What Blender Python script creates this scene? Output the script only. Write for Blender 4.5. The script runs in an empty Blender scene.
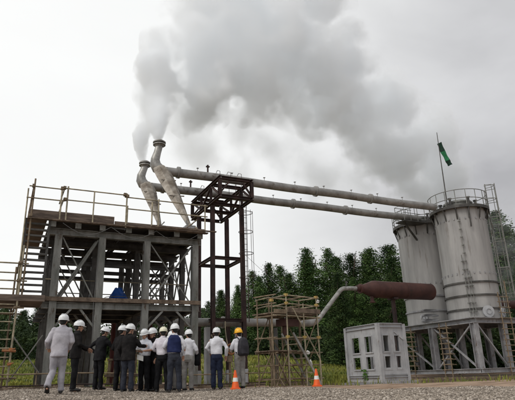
import bpy, bmesh, math, random
import numpy as np
from mathutils import Vector, Matrix
random.seed(7); rng = np.random.default_rng(11)
SC = bpy.context.scene
COL = SC.collection
R = math.radians

# ------------------------------------------------------------------ camera
cam_d = bpy.data.cameras.new('camera'); cam = bpy.data.objects.new('camera', cam_d); COL.objects.link(cam)
F_PX = 520.0; PITCH = R(18.6); ROLL = R(1.9)
cam_d.sensor_width = 36.0; cam_d.lens = 36.0 * F_PX / 515.0
cam_d.clip_start = 0.1; cam_d.clip_end = 6000
fw = Vector((0, math.cos(PITCH), math.sin(PITCH))); r0 = Vector((1, 0, 0)); u0 = r0.cross(fw)
rx = math.cos(-ROLL) * r0 + math.sin(-ROLL) * u0
up = -math.sin(-ROLL) * r0 + math.cos(-ROLL) * u0
cam.matrix_world = Matrix(((rx.x, up.x, -fw.x, 0), (rx.y, up.y, -fw.y, 0), (rx.z, up.z, -fw.z, 0.45), (0, 0, 0, 1)))
SC.camera = cam

# ------------------------------------------------------------------ world: overcast sky
SUN_EL, SUN_AZ = R(52), R(-62)        # azimuth from +Y towards +X
W_ = bpy.data.worlds.new('World'); SC.world = W_; W_.use_nodes = True
nt = W_.node_tree; nt.nodes.clear()
def N(t, kind, **kw):
    n = t.nodes.new(kind)
    for k, v in kw.items():
        if hasattr(n, k): setattr(n, k, v)
        else: n.inputs[k].default_value = v
    return n
out = N(nt, 'ShaderNodeOutputWorld')
sky = N(nt, 'ShaderNodeTexSky'); sky.sky_type = 'NISHITA'; sky.sun_disc = False
sky.sun_elevation = SUN_EL; sky.sun_rotation = SUN_AZ; sky.dust_density = 4
bg1 = N(nt, 'ShaderNodeBackground'); bg1.inputs['Strength'].default_value = 0.05
nt.links.new(sky.outputs[0], bg1.inputs['Color'])
tc = N(nt, 'ShaderNodeTexCoord')
n1 = N(nt, 'ShaderNodeTexNoise'); n1.inputs['Scale'].default_value = 2.1; n1.inputs['Detail'].default_value = 6; n1.inputs['Roughness'].default_value = .5; n1.inputs['Distortion'].default_value = .3
mp = N(nt, 'ShaderNodeMapping'); mp.inputs['Scale'].default_value = (1, 1, 1.9); mp.inputs['Location'].default_value = (.35, .1, .4)
nt.links.new(tc.outputs['Generated'], mp.inputs[0]); nt.links.new(mp.outputs[0], n1.inputs['Vector'])
# overcast deck: brighter towards the hidden sun (left), greyer to the right
dot = N(nt, 'ShaderNodeVectorMath', operation='DOT_PRODUCT'); nt.links.new(tc.outputs['Generated'], dot.inputs[0])
dot.inputs[1].default_value = (0.92, 0.1, -0.2)
g1 = N(nt, 'ShaderNodeMapRange', interpolation_type='SMOOTHSTEP'); nt.links.new(dot.outputs['Value'], g1.inputs['Value'])
g1.inputs['From Min'].default_value = -.12; g1.inputs['From Max'].default_value = .42; g1.inputs['To Min'].default_value = 0; g1.inputs['To Max'].default_value = 1
amp = N(nt, 'ShaderNodeMapRange'); nt.links.new(n1.outputs['Fac'], amp.inputs['Value'])
amp.inputs['From Min'].default_value = .34; amp.inputs['From Max'].default_value = .66; amp.inputs['To Min'].default_value = 0; amp.inputs['To Max'].default_value = 1
mixc = N(nt, 'ShaderNodeMix', data_type='RGBA')
cr = N(nt, 'ShaderNodeMix', data_type='RGBA')   # right side: grey cloud variation
cr.inputs['A'].default_value = (.50, .50, .52, 1); cr.inputs['B'].default_value = (.84, .845, .86, 1)
nt.links.new(amp.outputs[0], cr.inputs['Factor'])
cl = N(nt, 'ShaderNodeMix', data_type='RGBA')
cl.inputs['A'].default_value = (1.04, 1.05, 1.045, 1); cl.inputs['B'].default_value = (1.10, 1.11, 1.10, 1)
nt.links.new(amp.outputs[0], cl.inputs['Factor'])
nt.links.new(g1.outputs[0], mixc.inputs['Factor']); nt.links.new(cl.outputs['Result'], mixc.inputs['A']); nt.links.new(cr.outputs['Result'], mixc.inputs['B'])
bg2 = N(nt, 'ShaderNodeBackground'); bg2.inputs['Strength'].default_value = .93
nt.links.new(mixc.outputs['Result'], bg2.inputs['Color'])
ad = N(nt, 'ShaderNodeMixShader'); ad.inputs[0].default_value = .95
nt.links.new(bg1.outputs[0], ad.inputs[1]); nt.links.new(bg2.outputs[0], ad.inputs[2]); nt.links.new(ad.outputs[0], out.inputs['Surface'])

sd = bpy.data.lights.new('sun', 'SUN'); sd.energy = 1.35; sd.angle = R(22); sd.color = (1, .96, .9)
sun = bpy.data.objects.new('sun', sd); COL.objects.link(sun)
sdir = Vector((math.sin(SUN_AZ) * math.cos(SUN_EL), -.75 * math.cos(SUN_EL), math.sin(SUN_EL)))
sun.rotation_euler = sdir.to_track_quat('Z', 'Y').to_euler(); sun.location = (-20, -10, 40)
SC.view_settings.view_transform = 'Standard'; SC.view_settings.look = 'None'
SC.view_settings.exposure = 0; SC.view_settings.gamma = 1; SC.view_settings.use_curve_mapping = False
SC.cycles.volume_bounces = 10; SC.cycles.max_bounces = 11; SC.cycles.diffuse_bounces = 3
SC.cycles.volume_max_steps = 256; SC.cycles.transparent_max_bounces = 12
SC.cycles.use_denoising = True

# ------------------------------------------------------------------ frame of the plant: u along the pipes, v away, h up
AL = R(64)
U = np.array([math.sin(AL), math.cos(AL), 0.]); V = np.array([-math.cos(AL), math.sin(AL), 0.]); Z = np.array([0, 0, 1.])
O = np.array([-7.3, 17.94, 0.])
def P(a, b, h): return O + U * a + V * b + Z * h
def ss(a, b, t):
    k = np.clip((t - a) / (b - a), 0, 1); return k * k * (3 - 2 * k)
def zg(x, y):
    x = np.asarray(x, float); y = np.asarray(y, float)
    z = .07 + .17 * (1 - ss(-6, -2.5, x)) - .07 * ss(0, 4, x) - .12 * ss(19, 24, y) * ss(0, 4, x)
    rise = ss(30, 52, y) * (.5 + 1.6 * (1 - ss(-2, 14, x)))
    return z + rise

# ------------------------------------------------------------------ materials
MATS = {}
def mat(name, c, c2=None, rough=.7, metal=0., scale=3., bump=0., bscale=40., detail=6, contrast=(.4, .62), coord='Object', spec=.4, streak=None, rnd=0.):
    if name in MATS: return MATS[name]
    m = bpy.data.materials.new(name); m.use_nodes = True; t = m.node_tree; b = t.nodes['Principled BSDF']
    b.inputs['Roughness'].default_value = rough; b.inputs['Metallic'].default_value = metal
    b.inputs['Specular IOR Level'].default_value = spec
    tcn = N(t, 'ShaderNodeTexCoord'); vec = tcn.outputs[coord]
    if streak:
        mm = N(t, 'ShaderNodeMapping'); mm.inputs['Scale'].default_value = streak; t.links.new(vec, mm.inputs[0]); vec2 = mm.outputs[0]
    else: vec2 = vec
    if c2:
        n = N(t, 'ShaderNodeTexNoise'); n.inputs['Scale'].default_value = scale; n.inputs['Detail'].default_value = detail; n.inputs['Roughness'].default_value = .62
        t.links.new(vec2, n.inputs['Vector'])
        mr = N(t, 'ShaderNodeMapRange'); t.links.new(n.outputs['Fac'], mr.inputs['Value'])
        mr.inputs['From Min'].default_value = contrast[0]; mr.inputs['From Max'].default_value = contrast[1]
        mx = N(t, 'ShaderNodeMix', data_type='RGBA'); t.links.new(mr.outputs[0], mx.inputs['Factor'])
        mx.inputs['A'].default_value = (*c, 1); mx.inputs['B'].default_value = (*c2, 1)
        last = mx.outputs['Result']
        if rnd:
            oi = N(t, 'ShaderNodeObjectInfo'); hs = N(t, 'ShaderNodeHueSaturation')
            r1 = N(t, 'ShaderNodeMapRange'); t.links.new(oi.outputs['Random'], r1.inputs['Value']); r1.inputs['To Min'].default_value = 1 - rnd; r1.inputs['To Max'].default_value = 1 + rnd
            t.links.new(r1.outputs[0], hs.inputs['Value']); t.links.new(last, hs.inputs['Color']); last = hs.outputs[0]
        t.links.new(last, b.inputs['Base Color'])
    else: b.inputs['Base Color'].default_value = (*c, 1)
    if bump:
        n2 = N(t, 'ShaderNodeTexNoise'); n2.inputs['Scale'].default_value = bscale; n2.inputs['Detail'].default_value = 4; t.links.new(vec, n2.inputs['Vector'])
        bp = N(t, 'ShaderNodeBump'); bp.inputs['Strength'].default_value = bump; bp.inputs['Distance'].default_value = .02
        t.links.new(n2.outputs['Fac'], bp.inputs['Height']); t.links.new(bp.outputs[0], b.inputs['Normal'])
    MATS[name] = m; return m
def rust(m, c, scale, lo, hi, stretch):
    t = m.node_tree; b = t.nodes['Principled BSDF']; l = b.inputs['Base Color'].links[0]; src = l.from_socket
    tcn = N(t, 'ShaderNodeTexCoord'); mm = N(t, 'ShaderNodeMapping'); mm.inputs['Scale'].default_value = stretch; t.links.new(tcn.outputs['Object'], mm.inputs[0])
    n = N(t, 'ShaderNodeTexNoise'); n.inputs['Scale'].default_value = scale; n.inputs['Detail'].default_value = 8; n.inputs['Roughness'].default_value = .7; t.links.new(mm.outputs[0], n.inputs['Vector'])
    mr = N(t, 'ShaderNodeMapRange'); t.links.new(n.outputs['Fac'], mr.inputs['Value']); mr.inputs['From Min'].default_value = lo; mr.inputs['From Max'].default_value = hi
    mx = N(t, 'ShaderNodeMix', data_type='RGBA'); t.links.new(mr.outputs[0], mx.inputs['Factor']); t.links.new(src, mx.inputs['A']); mx.inputs['B'].default_value = (*c, 1); t.links.new(mx.outputs['Result'], b.inputs['Base Color'])
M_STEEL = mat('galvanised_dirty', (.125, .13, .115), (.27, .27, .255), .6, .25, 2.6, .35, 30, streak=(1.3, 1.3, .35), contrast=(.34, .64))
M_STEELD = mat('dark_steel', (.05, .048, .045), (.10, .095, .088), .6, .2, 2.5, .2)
M_DECK = mat('deck_plate', (.035, .033, .03), (.08, .075, .068), .8, .1, 2.0)
M_WOOD = mat('scaffold_board', (.085, .064, .052), (.19, .145, .115), .85, 0, 3, .3, 25, streak=(.5, .5, 4))
M_WOODL = mat('old_timber', (.09, .065, .048), (.20, .15, .11), .9, 0, 4, .4, 30)
M_TUBE = mat('scaffold_tube', (.22, .195, .14), (.42, .36, .25), .55, .35, 4, .15)
M_TUBER = mat('rusty_tube', (.13, .095, .06), (.26, .20, .135), .7, .2, 5, .2)
M_CLAMP = mat('clamp_orange', (.40, .15, .05), (.22, .11, .06), .7, .1, 8)
M_PIPE = mat('pipe_steel', (.21, .205, .195), (.35, .34, .325), .5, .35, 1.6, .25, 12, streak=(1, 1, 1), contrast=(.38, .66))
M_SILEN = mat('silencer_steel', (.12, .095, .07), (.32, .29, .25), .6, .3, 2.2, .4, 9, contrast=(.36, .62))
M_NOZ = mat('nozzle_steel', (.20, .195, .18), (.38, .37, .35), .45, .45, 3, .3, 10)
M_RED = mat('red_oxide_frame', (.022, .012, .011), (.055, .028, .024), .7, .1, 2.5, .2)
M_VES = mat('red_vessel', (.045, .017, .014), (.085, .034, .027), .6, .1, 1.6, .3, 14, contrast=(.35, .7))
M_REDD = mat('dark_red_steel', (.07, .014, .012), (.11, .03, .024), .7, .1, 2.5, .2)
M_TANK = mat('tank_paint', (.27, .265, .26), (.40, .39, .38), .6, .1, 1.3, .15, 6, streak=(1.6, 1.6, .22), contrast=(.33, .68))
M_TFRAME = mat('frame_paint', (.23, .23, .24), (.36, .36, .37), .6, .1, 2.0, .2, 20)
M_RACK = mat('rack_paint', (.30, .305, .32), (.46, .465, .475), .6, .05, 1.4, .2, 10, contrast=(.3, .7))
M_GRAVB = mat('gravel_base', (.16, .13, .105), (.38, .32, .26), .95, 0, 38, 1.0, 70)
M_PEB = mat('pebble', (.30, .27, .235), (.48, .44, .39), .9, 0, 9, 0, contrast=(.3, .7))
M_DIRT = mat('dirt', (.19, .125, .08), (.34, .24, .17), .95, 0, 1.2, .8, 25, coord='Object')
M_GRASS = mat('grass_blade', (.085, .12, .02), (.28, .275, .05), .85, 0, .45, 0)
M_MEAD = mat('meadow', (.07, .08, .02), (.18, .16, .045), .95, 0, .25, .6, 8)
M_LEAF = mat('conifer_leaf', (.022, .052, .014), (.10, .165, .045), .8, 0, .5, 0, contrast=(.40, .62), rnd=.35, spec=.25)
rust(M_LEAF, (.16, .20, .05), 2.4, .56, .72, (1, 1, 1)); 
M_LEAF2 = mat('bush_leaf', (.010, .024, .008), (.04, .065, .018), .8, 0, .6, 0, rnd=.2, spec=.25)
M_BARK = mat('bark', (.05, .035, .025), (.11, .08, .06), .95, 0, 6, .5)
M_HELM = mat('helmet_white', (.66, .67, .68), (.74, .75, .76), .35, 0, 14)
M_HELMC = mat('helmet_cream', (.70, .68, .52), None, .35)
M_HELMY = mat('helmet_yellow', (.80, .42, .02), None, .3)
M_SKIN = mat('skin', (.40, .22, .15), (.46, .27, .19), .55, 0, 12)
M_HAIR = mat('hair_black', (.012, .011, .010), None, .6)
M_SHOE = mat('shoe_black', (.015, .014, .014), None, .45)
M_CONE = mat('cone_orange', (.80, .13, .02), (.70, .10, .02), .45, 0, 6)
M_WHITE = mat('reflective_white', (.75, .75, .73), None, .35)
M_TARP = mat('blue_tarp', (.006, .045, .20), (.015, .085, .36), .45, 0, 3, .5, 6)
M_NET = mat('white_cloth', (.62, .63, .62), (.75, .75, .73), .8, 0, 5)
M_SOCKG = mat('sock_green', (.02, .16, .06), (.03, .24, .10), .8, 0, 5)
M_SOCKD = mat('sock_dark', (.006, .03, .018), (.01, .045, .025), .8, 0, 5)
rust(M_TANK, (.15, .125, .105), 2.2, .57, .70, (1.5, 1.5, .13)); rust(M_TFRAME, (.12, .075, .05), 5, .56, .68, (1, 1, .4)); rust(M_RACK, (.15, .11, .08), 5, .58, .72, (1, 1, .35))
rust(M_STEEL, (.085, .06, .042), 5, .56, .68, (1, 1, .35)); rust(M_PIPE, (.11, .08, .055), 3, .57, .70, (1, 1, 1)); rust(M_VES, (.035, .018, .014), 3, .55, .7, (1, 1, .6))
M_ROPE = mat('wire_grey', (.12, .12, .12), None, .6)

# ------------------------------------------------------------------ mesh builder
def nrm(a):
    a = np.asarray(a, float); l = np.linalg.norm(a); return a / l if l > 1e-9 else a
class MB:
    def __init__(s): s.v = []; s.f = []; s.n = 0
    def add(s, vs, fs):
        vs = np.asarray(vs, float); s.v.append(vs); s.f += [tuple(i + s.n for i in f) for f in fs]; s.n += len(vs); return s
    def obox(s, c, ax, h):
        c = np.asarray(c, float); ax = [np.asarray(a, float) for a in ax]
        vs = [c + ax[0] * h[0] * i + ax[1] * h[1] * j + ax[2] * h[2] * k for i in (-1, 1) for j in (-1, 1) for k in (-1, 1)]
        return s.add(vs, [(0, 1, 3, 2), (4, 6, 7, 5), (0, 4, 5, 1), (2, 3, 7, 6), (0, 2, 6, 4), (1, 5, 7, 3)])
    def gbox(s, a0, a1, b0, b1, h0, h1):      # box in plant coordinates
        return s.obox(P((a0 + a1) / 2, (b0 + b1) / 2, (h0 + h1) / 2), (U, V, Z), ((a1 - a0) / 2, (b1 - b0) / 2, (h1 - h0) / 2))
    def beam(s, p, q, w, h, side=None):
        p = np.asarray(p, float); q = np.asarray(q, float); d = nrm(q - p)
        side = nrm(side) if side is not None else (nrm(np.cross(d, Z)) if abs(d[2]) < .95 else U)
        side = nrm(side - d * (side @ d)); n = np.cross(d, side)
        return s.obox((p + q) / 2, (d, side, n), (np.linalg.norm(q - p) / 2, w / 2, h / 2))
    def hbeam(s, p, q, w, h, t=.022, side=None):   # flanges at +-h/2 along n, width w along side
        p = np.asarray(p, float); q = np.asarray(q, float); d = nrm(q - p)
        side = nrm(side) if side is not None else nrm(np.cross(d, Z))
        side = nrm(side - d * (side @ d)); n = np.cross(d, side); L = np.linalg.norm(q - p) / 2; c = (p + q) / 2
        s.obox(c + n * (h / 2 - t / 2), (d, side, n), (L, w / 2, t / 2)); s.obox(c - n * (h / 2 - t / 2), (d, side, n), (L, w / 2, t / 2))
        return s.obox(c, (d, side, n), (L, t * .4, h / 2 - t))
    def tube(s, pts, r, n=8, cap=True, closed=False):
        pts = [np.asarray(p, float) for p in pts]; k = len(pts); rs = r if hasattr(r, '__len__') else [r] * k
        vs = []; ref = None
        for i, p in enumerate(pts):
            if closed: d = nrm(pts[(i + 1) % k] - pts[i - 1])
            else: d = nrm(pts[min(i + 1, k - 1)] - pts[max(i - 1, 0)])
            if ref is None: ref = nrm(np.cross(d, [0, 0, 1.] if abs(d[2]) < .9 else [1., 0, 0]))
            ref = nrm(ref - d * (ref @ d)); b = np.cross(d, ref)
            for j in range(n):
                a = 2 * math.pi * j / n; vs.append(p + (ref * math.cos(a) + b * math.sin(a)) * rs[i])
        fs = []
        for i in range(k if closed else k - 1):
            for j in range(n):
                i2 = (i + 1) % k; fs.append((i * n + j, i * n + (j + 1) % n, i2 * n + (j + 1) % n, i2 * n + j))
        if cap and not closed: fs += [tuple(range(n))[::-1], tuple(range((k - 1) * n, k * n))]
        return s.add(vs, fs)
    def ring(s, c, rad, r, n=40, m=6, ax=None, a0=0, a1=2 * math.pi):
        c = np.asarray(c, float); ax = ax or (U, V); full = abs(a1 - a0 - 2 * math.pi) < 1e-6
        pts = [c + (ax[0] * math.cos(a) + ax[1] * math.sin(a)) * rad for a in np.linspace(a0, a1, n, endpoint=not full)]
        return s.tube(pts, r, m, closed=full)
    def lathe(s, c, prof, n=48, ax=None):     # prof: list of (radius, along axis)
        c = np.asarray(c, float); a1, a2, a3 = ax or (U, V, Z); vs = []
        for (r, h) in prof:
            for j in range(n):
                t = 2 * math.pi * j / n; vs.append(c + a3 * h + (a1 * math.cos(t) + a2 * math.sin(t)) * max(r, 1e-4))
        fs = [(i * n + j, i * n + (j + 1) % n, (i + 1) * n + (j + 1) % n, (i + 1) * n + j) for i in range(len(prof) - 1) for j in range(n)]
        return s.add(vs, fs)
    def loft(s, rings, cap=True):
        n = len(rings[0]); vs = np.concatenate([np.asarray(r, float) for r in rings])
        fs = [(i * n + j, i * n + (j + 1) % n, (i + 1) * n + (j + 1) % n, (i + 1) * n + j) for i in range(len(rings) - 1) for j in range(n)]
        if cap: fs += [tuple(range(n))[::-1], tuple(range((len(rings) - 1) * n, len(rings) * n))]
        return s.add(vs, fs)
    def split(s, name, m, parent, k=1, smooth=False):     # every k shapes become one part of their own
        n = 0; fi = 0; out = []
        for i in range(0, len(s.v), k):
            b = MB(); vs = s.v[i:i + k]; cnt = sum(len(x) for x in vs); fs = []
            while fi < len(s.f) and s.f[fi][0] < n + cnt: fs.append(tuple(j - n for j in s.f[fi])); fi += 1
            b.v = vs; b.f = fs; b.n = cnt; n += cnt; out.append(b.build(name, m, parent, smooth))
        return out
    def build(s, name, m, parent=None, smooth=False, loc=None, fixn=True):
        me = bpy.data.meshes.new(name); v = np.concatenate(s.v)
        org = np.array(root_of(parent).location) if parent is not None else (np.asarray(loc, float) if loc is not None else np.zeros(3))
        me.from_pydata((v - org).tolist(), [], s.f); me.materials.append(m)
        if fixn:
            bm = bmesh.new(); bm.from_mesh(me); bmesh.ops.recalc_face_normals(bm, faces=bm.faces); bm.to_mesh(me); bm.free()
        if smooth: shade(me)
        o = bpy.data.objects.new(name, me); COL.objects.link(o); o.parent = parent
        if parent is None: o.location = org
        return o
def shade(me, ang=40):
    me.polygons.foreach_set('use_smooth', [True] * len(me.polygons))
    try: me.set_sharp_from_angle(angle=R(ang))
    except Exception: pass
def root_of(o):
    while o.parent is not None: o = o.parent
    return o
def thing(name, label, cat, loc, group=None):
    o = bpy.data.objects.new(name, None); COL.objects.link(o); o.location = loc; o.empty_display_size = .3
    return tag(o, label, cat, group)
def tag(o, label=None, cat=None, group=None, kind=None):
    if label: o['label'] = label
    if cat: o['category'] = cat
    if group: o['group'] = group
    if kind: o['kind'] = kind
    return o

# ------------------------------------------------------------------ ground
def grid_mesh(name, xs, ys, zf, m):
    X, Y = np.meshgrid(xs, ys); Zz = zf(X, Y); v = np.stack([X, Y, Zz], -1).reshape(-1, 3); nx = len(xs)
    f = [(j * nx + i, j * nx + i + 1, (j + 1) * nx + i + 1, (j + 1) * nx + i) for j in range(len(ys) - 1) for i in range(nx - 1)]
    me = bpy.data.meshes.new(name); me.from_pydata(v.tolist(), [], f); me.materials.append(m); shade(me)
    o = bpy.data.objects.new(name, me); COL.objects.link(o); return o
def wob(X, Y): return .02 * np.sin(X * 1.3 + .7 * np.sin(Y * .9)) * np.cos(Y * 1.7) + .012 * np.sin(X * 4.1 + Y * 2.3)
def zgl(X, Y):
    return zg(X, Y) + wob(X, Y) * ss(8, 10, Y)
xs = np.unique(np.concatenate([np.linspace(-3000, -60, 12), np.linspace(-60, -16, 30), np.linspace(-16, 30, 160), np.linspace(30, 90, 30), np.linspace(90, 3000, 12)]))
ys = np.unique(np.concatenate([np.linspace(-300, 4, 8), np.linspace(4, 32, 140), np.linspace(32, 64, 50), np.linspace(64, 3000, 14)]))
tag(grid_mesh('ground', xs, ys, lambda X, Y: zgl(X, Y), M_DIRT), 'reddish brown packed dirt ground', kind='structure')
# gravel bed in front (irregular far edge), 6 mm above the dirt
xs = np.linspace(-16, 26, 220); tt = np.linspace(0, 1, 80)
X, T = np.meshgrid(xs, tt)
def gedge(x): return 17.2 + .12 * np.clip(x + 7, 0, 5) - 4.2 * ss(-1.2, 4, x) + .25 * np.sin(x * 1.7) + .12 * np.sin(x * 5.3)
YY = -6 + (gedge(X) + 6) * T
v = np.stack([X, YY, zgl(X, YY) + .006 + .006 * rng.random(X.shape)], -1).reshape(-1, 3); nx = len(xs)
me = bpy.data.meshes.new('gravel_bed'); me.from_pydata(v.tolist(), [], [(j * nx + i, j * nx + i + 1, (j + 1) * nx + i + 1, (j + 1) * nx + i) for j in range(79) for i in range(nx - 1)])
me.materials.append(M_GRAVB); shade(me, 180); o = bpy.data.objects.new('gravel_yard', me); COL.objects.link(o)
tag(o, 'grey beige gravel yard in front of the plant', kind='structure')
# loose stones
def stones(n):
    ico = [(0, 0, 1), (.894, 0, .447), (.276, .851, .447), (-.724, .526, .447), (-.724, -.526, .447), (.276, -.851, .447),
           (.724, .526, -.447), (-.276, .851, -.447), (-.894, 0, -.447), (-.276, -.851, -.447), (.724, -.526, -.447), (0, 0, -1)]
    fi = [(0, 1, 2), (0, 2, 3), (0, 3, 4), (0, 4, 5), (0, 5, 1), (1, 6, 2), (2, 7, 3), (3, 8, 4), (4, 9, 5), (5, 10, 1), (6, 7, 2), (7, 8, 3), (8, 9, 4), (9, 10, 5), (10, 6, 1), (6, 11, 7), (7, 11, 8), (8, 11, 9), (9, 11, 10), (10, 11, 6)]
    b = np.array(ico); fi = np.array(fi)
    y = 5.5 + 15.5 * rng.random(n) ** 1.1; x = (rng.random(n) - .5) * 2 * (y * .56 + .8)
    k = y < gedge(x) - .05; x = x[k]; y = y[k]; n = len(x)
    s = .007 + .013 * rng.random(n) ** 2.2 + .014 * (rng.random(n) > .985)
    ang = rng.random(n) * 6.28; sc = np.stack([s * (1 + .5 * rng.random(n)), s * (.8 + .4 * rng.random(n)), s * (.55 + .3 * rng.random(n))], -1)
    vv = b[None] * (1 + .35 * (rng.random((n, 12, 1)) - .5)) * sc[:, None]
    c, si = np.cos(ang)[:, None], np.sin(ang)[:, None]
    px = vv[..., 0] * c - vv[..., 1] * si; py = vv[..., 0] * si + vv[..., 1] * c
    vv = np.stack([px + x[:, None], py + y[:, None], vv[..., 2] + (zgl(x, y) + .010 + s * .25)[:, None]], -1).reshape(-1, 3)
    ff = (fi[None] + (np.arange(n) * 12)[:, None, None]).reshape(-1, 3)
    me = bpy.data.meshes.new('gravel'); me.vertices.add(len(vv)); me.vertices.foreach_set('co', vv.ravel())
    me.loops.add(ff.size); me.loops.foreach_set('vertex_index', ff.ravel().astype(np.int32)); me.polygons.add(len(ff))
    me.polygons.foreach_set('loop_start', np.arange(0, ff.size, 3, dtype=np.int32)); me.update(calc_edges=True)
    at = me.attributes.new('tone', 'FLOAT', 'POINT'); at.data.foreach_set('value', np.repeat(rng.random(n), 12))
    m = M_PEB; t = m.node_tree; bs = t.nodes['Principled BSDF']
    a = N(t, 'ShaderNodeAttribute'); a.attribute_name = 'tone'
    cr_ = N(t, 'ShaderNodeValToRGB'); e = cr_.color_ramp.elements; e[0].position = 0; e[0].color = (.11, .088, .07, 1); e[1].position = 1; e[1].color = (.52, .46, .40, 1)
    q = e.new(.35); q.color = (.22, .185, .15, 1); q = e.new(.8); q.color = (.36, .305, .25, 1)
    t.links.new(a.outputs['Fac'], cr_.inputs[0]); t.links.new(cr_.outputs[0], bs.inputs['Base Color'])
    me.materials.append(m); o = bpy.data.objects.new('gravel', me); COL.objects.link(o)
    tag(o, 'loose grey and beige stones of the gravel yard', 'gravel', kind='stuff')
stones(120000)

# meadow sheet on the rise, above the dirt
xs = np.linspace(-75, 8.5, 110); ys = np.linspace(29, 66, 40)
tag(grid_mesh('meadow', xs, ys, lambda X, Y: zgl(X, Y) + .03 - .1 * (1 - ss(29, 31, Y + .8 * np.sin(X * .8))), M_MEAD), 'yellow green grassy bank behind the plant', kind='structure')
def blades(n, name, m, x0, x1, y0, y1, hmin, hmax, keep=None, w=.03):
    x = x0 + (x1 - x0) * rng.random(n); y = y0 + (y1 - y0) * rng.random(n) ** 1.5
    if keep is not None: k = keep(x, y); x = x[k]; y = y[k]; n = len(x)
    patch = .55 + .45 * np.sin(x * .7 + 1.3 * np.sin(y * .5)) * np.cos(x * .23 + y * .9)
    h = (hmin + (hmax - hmin) * rng.random(n)) * (.5 + patch); a = rng.random(n) * 6.28; lx = (rng.random(n) - .5) * h * .9; ly = (rng.random(n) - .5) * h * .9
    z = zgl(x, y) + .02; ww = w * (1 + rng.random(n))
    p0 = np.stack([x - np.cos(a) * ww, y - np.sin(a) * ww, z], -1); p1 = np.stack([x + np.cos(a) * ww, y + np.sin(a) * ww, z], -1)
    p2 = np.stack([x + lx * .4 + np.cos(a) * ww * .7, y + ly * .4 + np.sin(a) * ww * .7, z + h * .6], -1); p3 = np.stack([x + lx * .4 - np.cos(a) * ww * .7, y + ly * .4 - np.sin(a) * ww * .7, z + h * .6], -1)
    p4 = np.stack([x + lx, y + ly, z + h], -1)
    vv = np.stack([p0, p1, p2, p3, p4], 1).reshape(-1, 3); b = np.arange(n)[:, None] * 5
    f1 = (b + np.array([[0, 1, 2, 3]])); f2 = (b + np.array([[3, 2, 4]]))
    me = bpy.data.meshes.new(name); me.from_pydata(vv.tolist(), [], f1.tolist() + f2.tolist()); me.materials.append(m)
    o = bpy.data.objects.new(name, me); COL.objects.link(o); return o
tag(blades(52000, 'tall_grass', M_GRASS, -42, 10.5, 29.5, 50, .08, .24, w=.026, keep=lambda x, y: x < .195 * y + .4 * np.sin(y * 2)), 'yellow green weeds and grass on the bank behind the plant', 'grass', kind='stuff')
tag(blades(3500, 'grass_tufts', M_GRASS, -14, 12, 18, 29.5, .05, .22, keep=lambda x, y: (y > gedge(x) + .3) & (np.sin(x * 1.9) * np.cos(y * 1.3 + x) > .1), w=.012), 'thin weeds growing in the dirt around the steelwork', 'grass', kind='stuff')

# ------------------------------------------------------------------ trees
def make_tree_mesh(seed, H=15., Rm=2.6, bushy=.0, nb=170, per=46, leaf=.20, base=.04):
    g = np.random.default_rng(seed); vs = []; lob = g.random(6) * 6.28
    for i in range(nb):
        t = base + (1 - base) * (i + g.random()) / nb
        a = i * 2.399 + g.random() * .8
        prof = (1 - t) ** (.80 - .22 * bushy) * (1.05 + .38 * math.sin(t * 9 + lob[0]) * math.sin(a * 2 + lob[1] + t * 5)) * min(1, (t - base) * 6 + .55)
        L = Rm * max(.10, prof) * (.40 + .95 * g.random() ** 1.3)
        z0 = t * H; n = int(per * (.35 + L / Rm))
        s = g.random(n) ** .6
        spread = .10 * H / 15 + .26 * s * (1 - .5 * t)
        px = math.cos(a) * L * s + g.normal(0, 1, n) * spread; py = math.sin(a) * L * s + g.normal(0, 1, n) * spread
        pz = z0 + L * (.28 * s - .42 * s * s) + g.normal(0, 1, n) * spread * .75
        vs.append(np.stack([px, py, pz], -1))
    c = np.concatenate(vs); n = len(c); ls = leaf * (.55 + .8 * g.random(n)) * (.75 + .4 * (1 - c[:, 2] / H))
    d = g.normal(0, 1, (n, 3)); d[:, 2] = d[:, 2] * .6 + .25; d /= np.linalg.norm(d, axis=1)[:, None]
    e = np.cross(d, g.normal(0, 1, (n, 3))); e /= np.linalg.norm(e, axis=1)[:, None]
    L_ = ls[:, None]
    q = np.stack([c - d * L_ * .5, c + e * L_ * .28 - d * L_ * .05, c + d * L_ * .6, c - e * L_ * .28 + d * L_ * .02], 1).reshape(-1, 3)
    f = (np.arange(n)[:, None] * 4 + np.arange(4)[None]).tolist()
    me = bpy.data.meshes.new('crown'); me.from_pydata(q.tolist(), [], f); me.materials.append(M_LEAF); return me
def trunk_mesh(H, r, seed):
    g = np.random.default_rng(seed); b = MB()
    pts = [np.array([g.normal(0, .05) * k, g.normal(0, .05) * k, H * .97 * k / 7 - .5 * (k == 0)]) for k in range(8)]
    b.tube(pts, [r * (1 - k / 7.6) ** .8 for k in range(8)], 8)
    for i in range(26):
        t = .12 + .8 * i / 26; a = i * 2.4; L = 2.1 * (1 - t) ** .7 + .2; p = np.array([0, 0, H * t])
        b.tube([p, p + np.array([math.cos(a) * L * .6, math.sin(a) * L * .6, .15]), p + np.array([math.cos(a) * L, math.sin(a) * L, -.05])], [.05 * (1.2 - t), .03, .012], 4)
    me = bpy.data.meshes.new('trunk'); me.from_pydata(np.concatenate(b.v).tolist(), [], b.f); me.materials.append(M_BARK); return me
TV = [(make_tree_mesh(20 + k, 15, [3.1, 3.6, 2.9, 3.8][k], [.2, .6, .1, .9][k], per=[150, 165, 145, 175][k]), trunk_mesh(15, .24, 60 + k)) for k in range(4)]
def tree(x, y, h, k, label, wide=1.):
    o = thing('conifer_tree', label, 'tree', (x, y, float(zg(x, y)) - .1), 'conifers of the treeline')
    s = h / 15.; o.scale = (s * wide, s * wide, s); o.rotation_euler.z = random.random() * 6.28
    for nm, me in (('crown', TV[k][0]), ('trunk', TV[k][1])):
        c = bpy.data.objects.new(nm, me); COL.objects.link(c); c.parent = o
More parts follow.
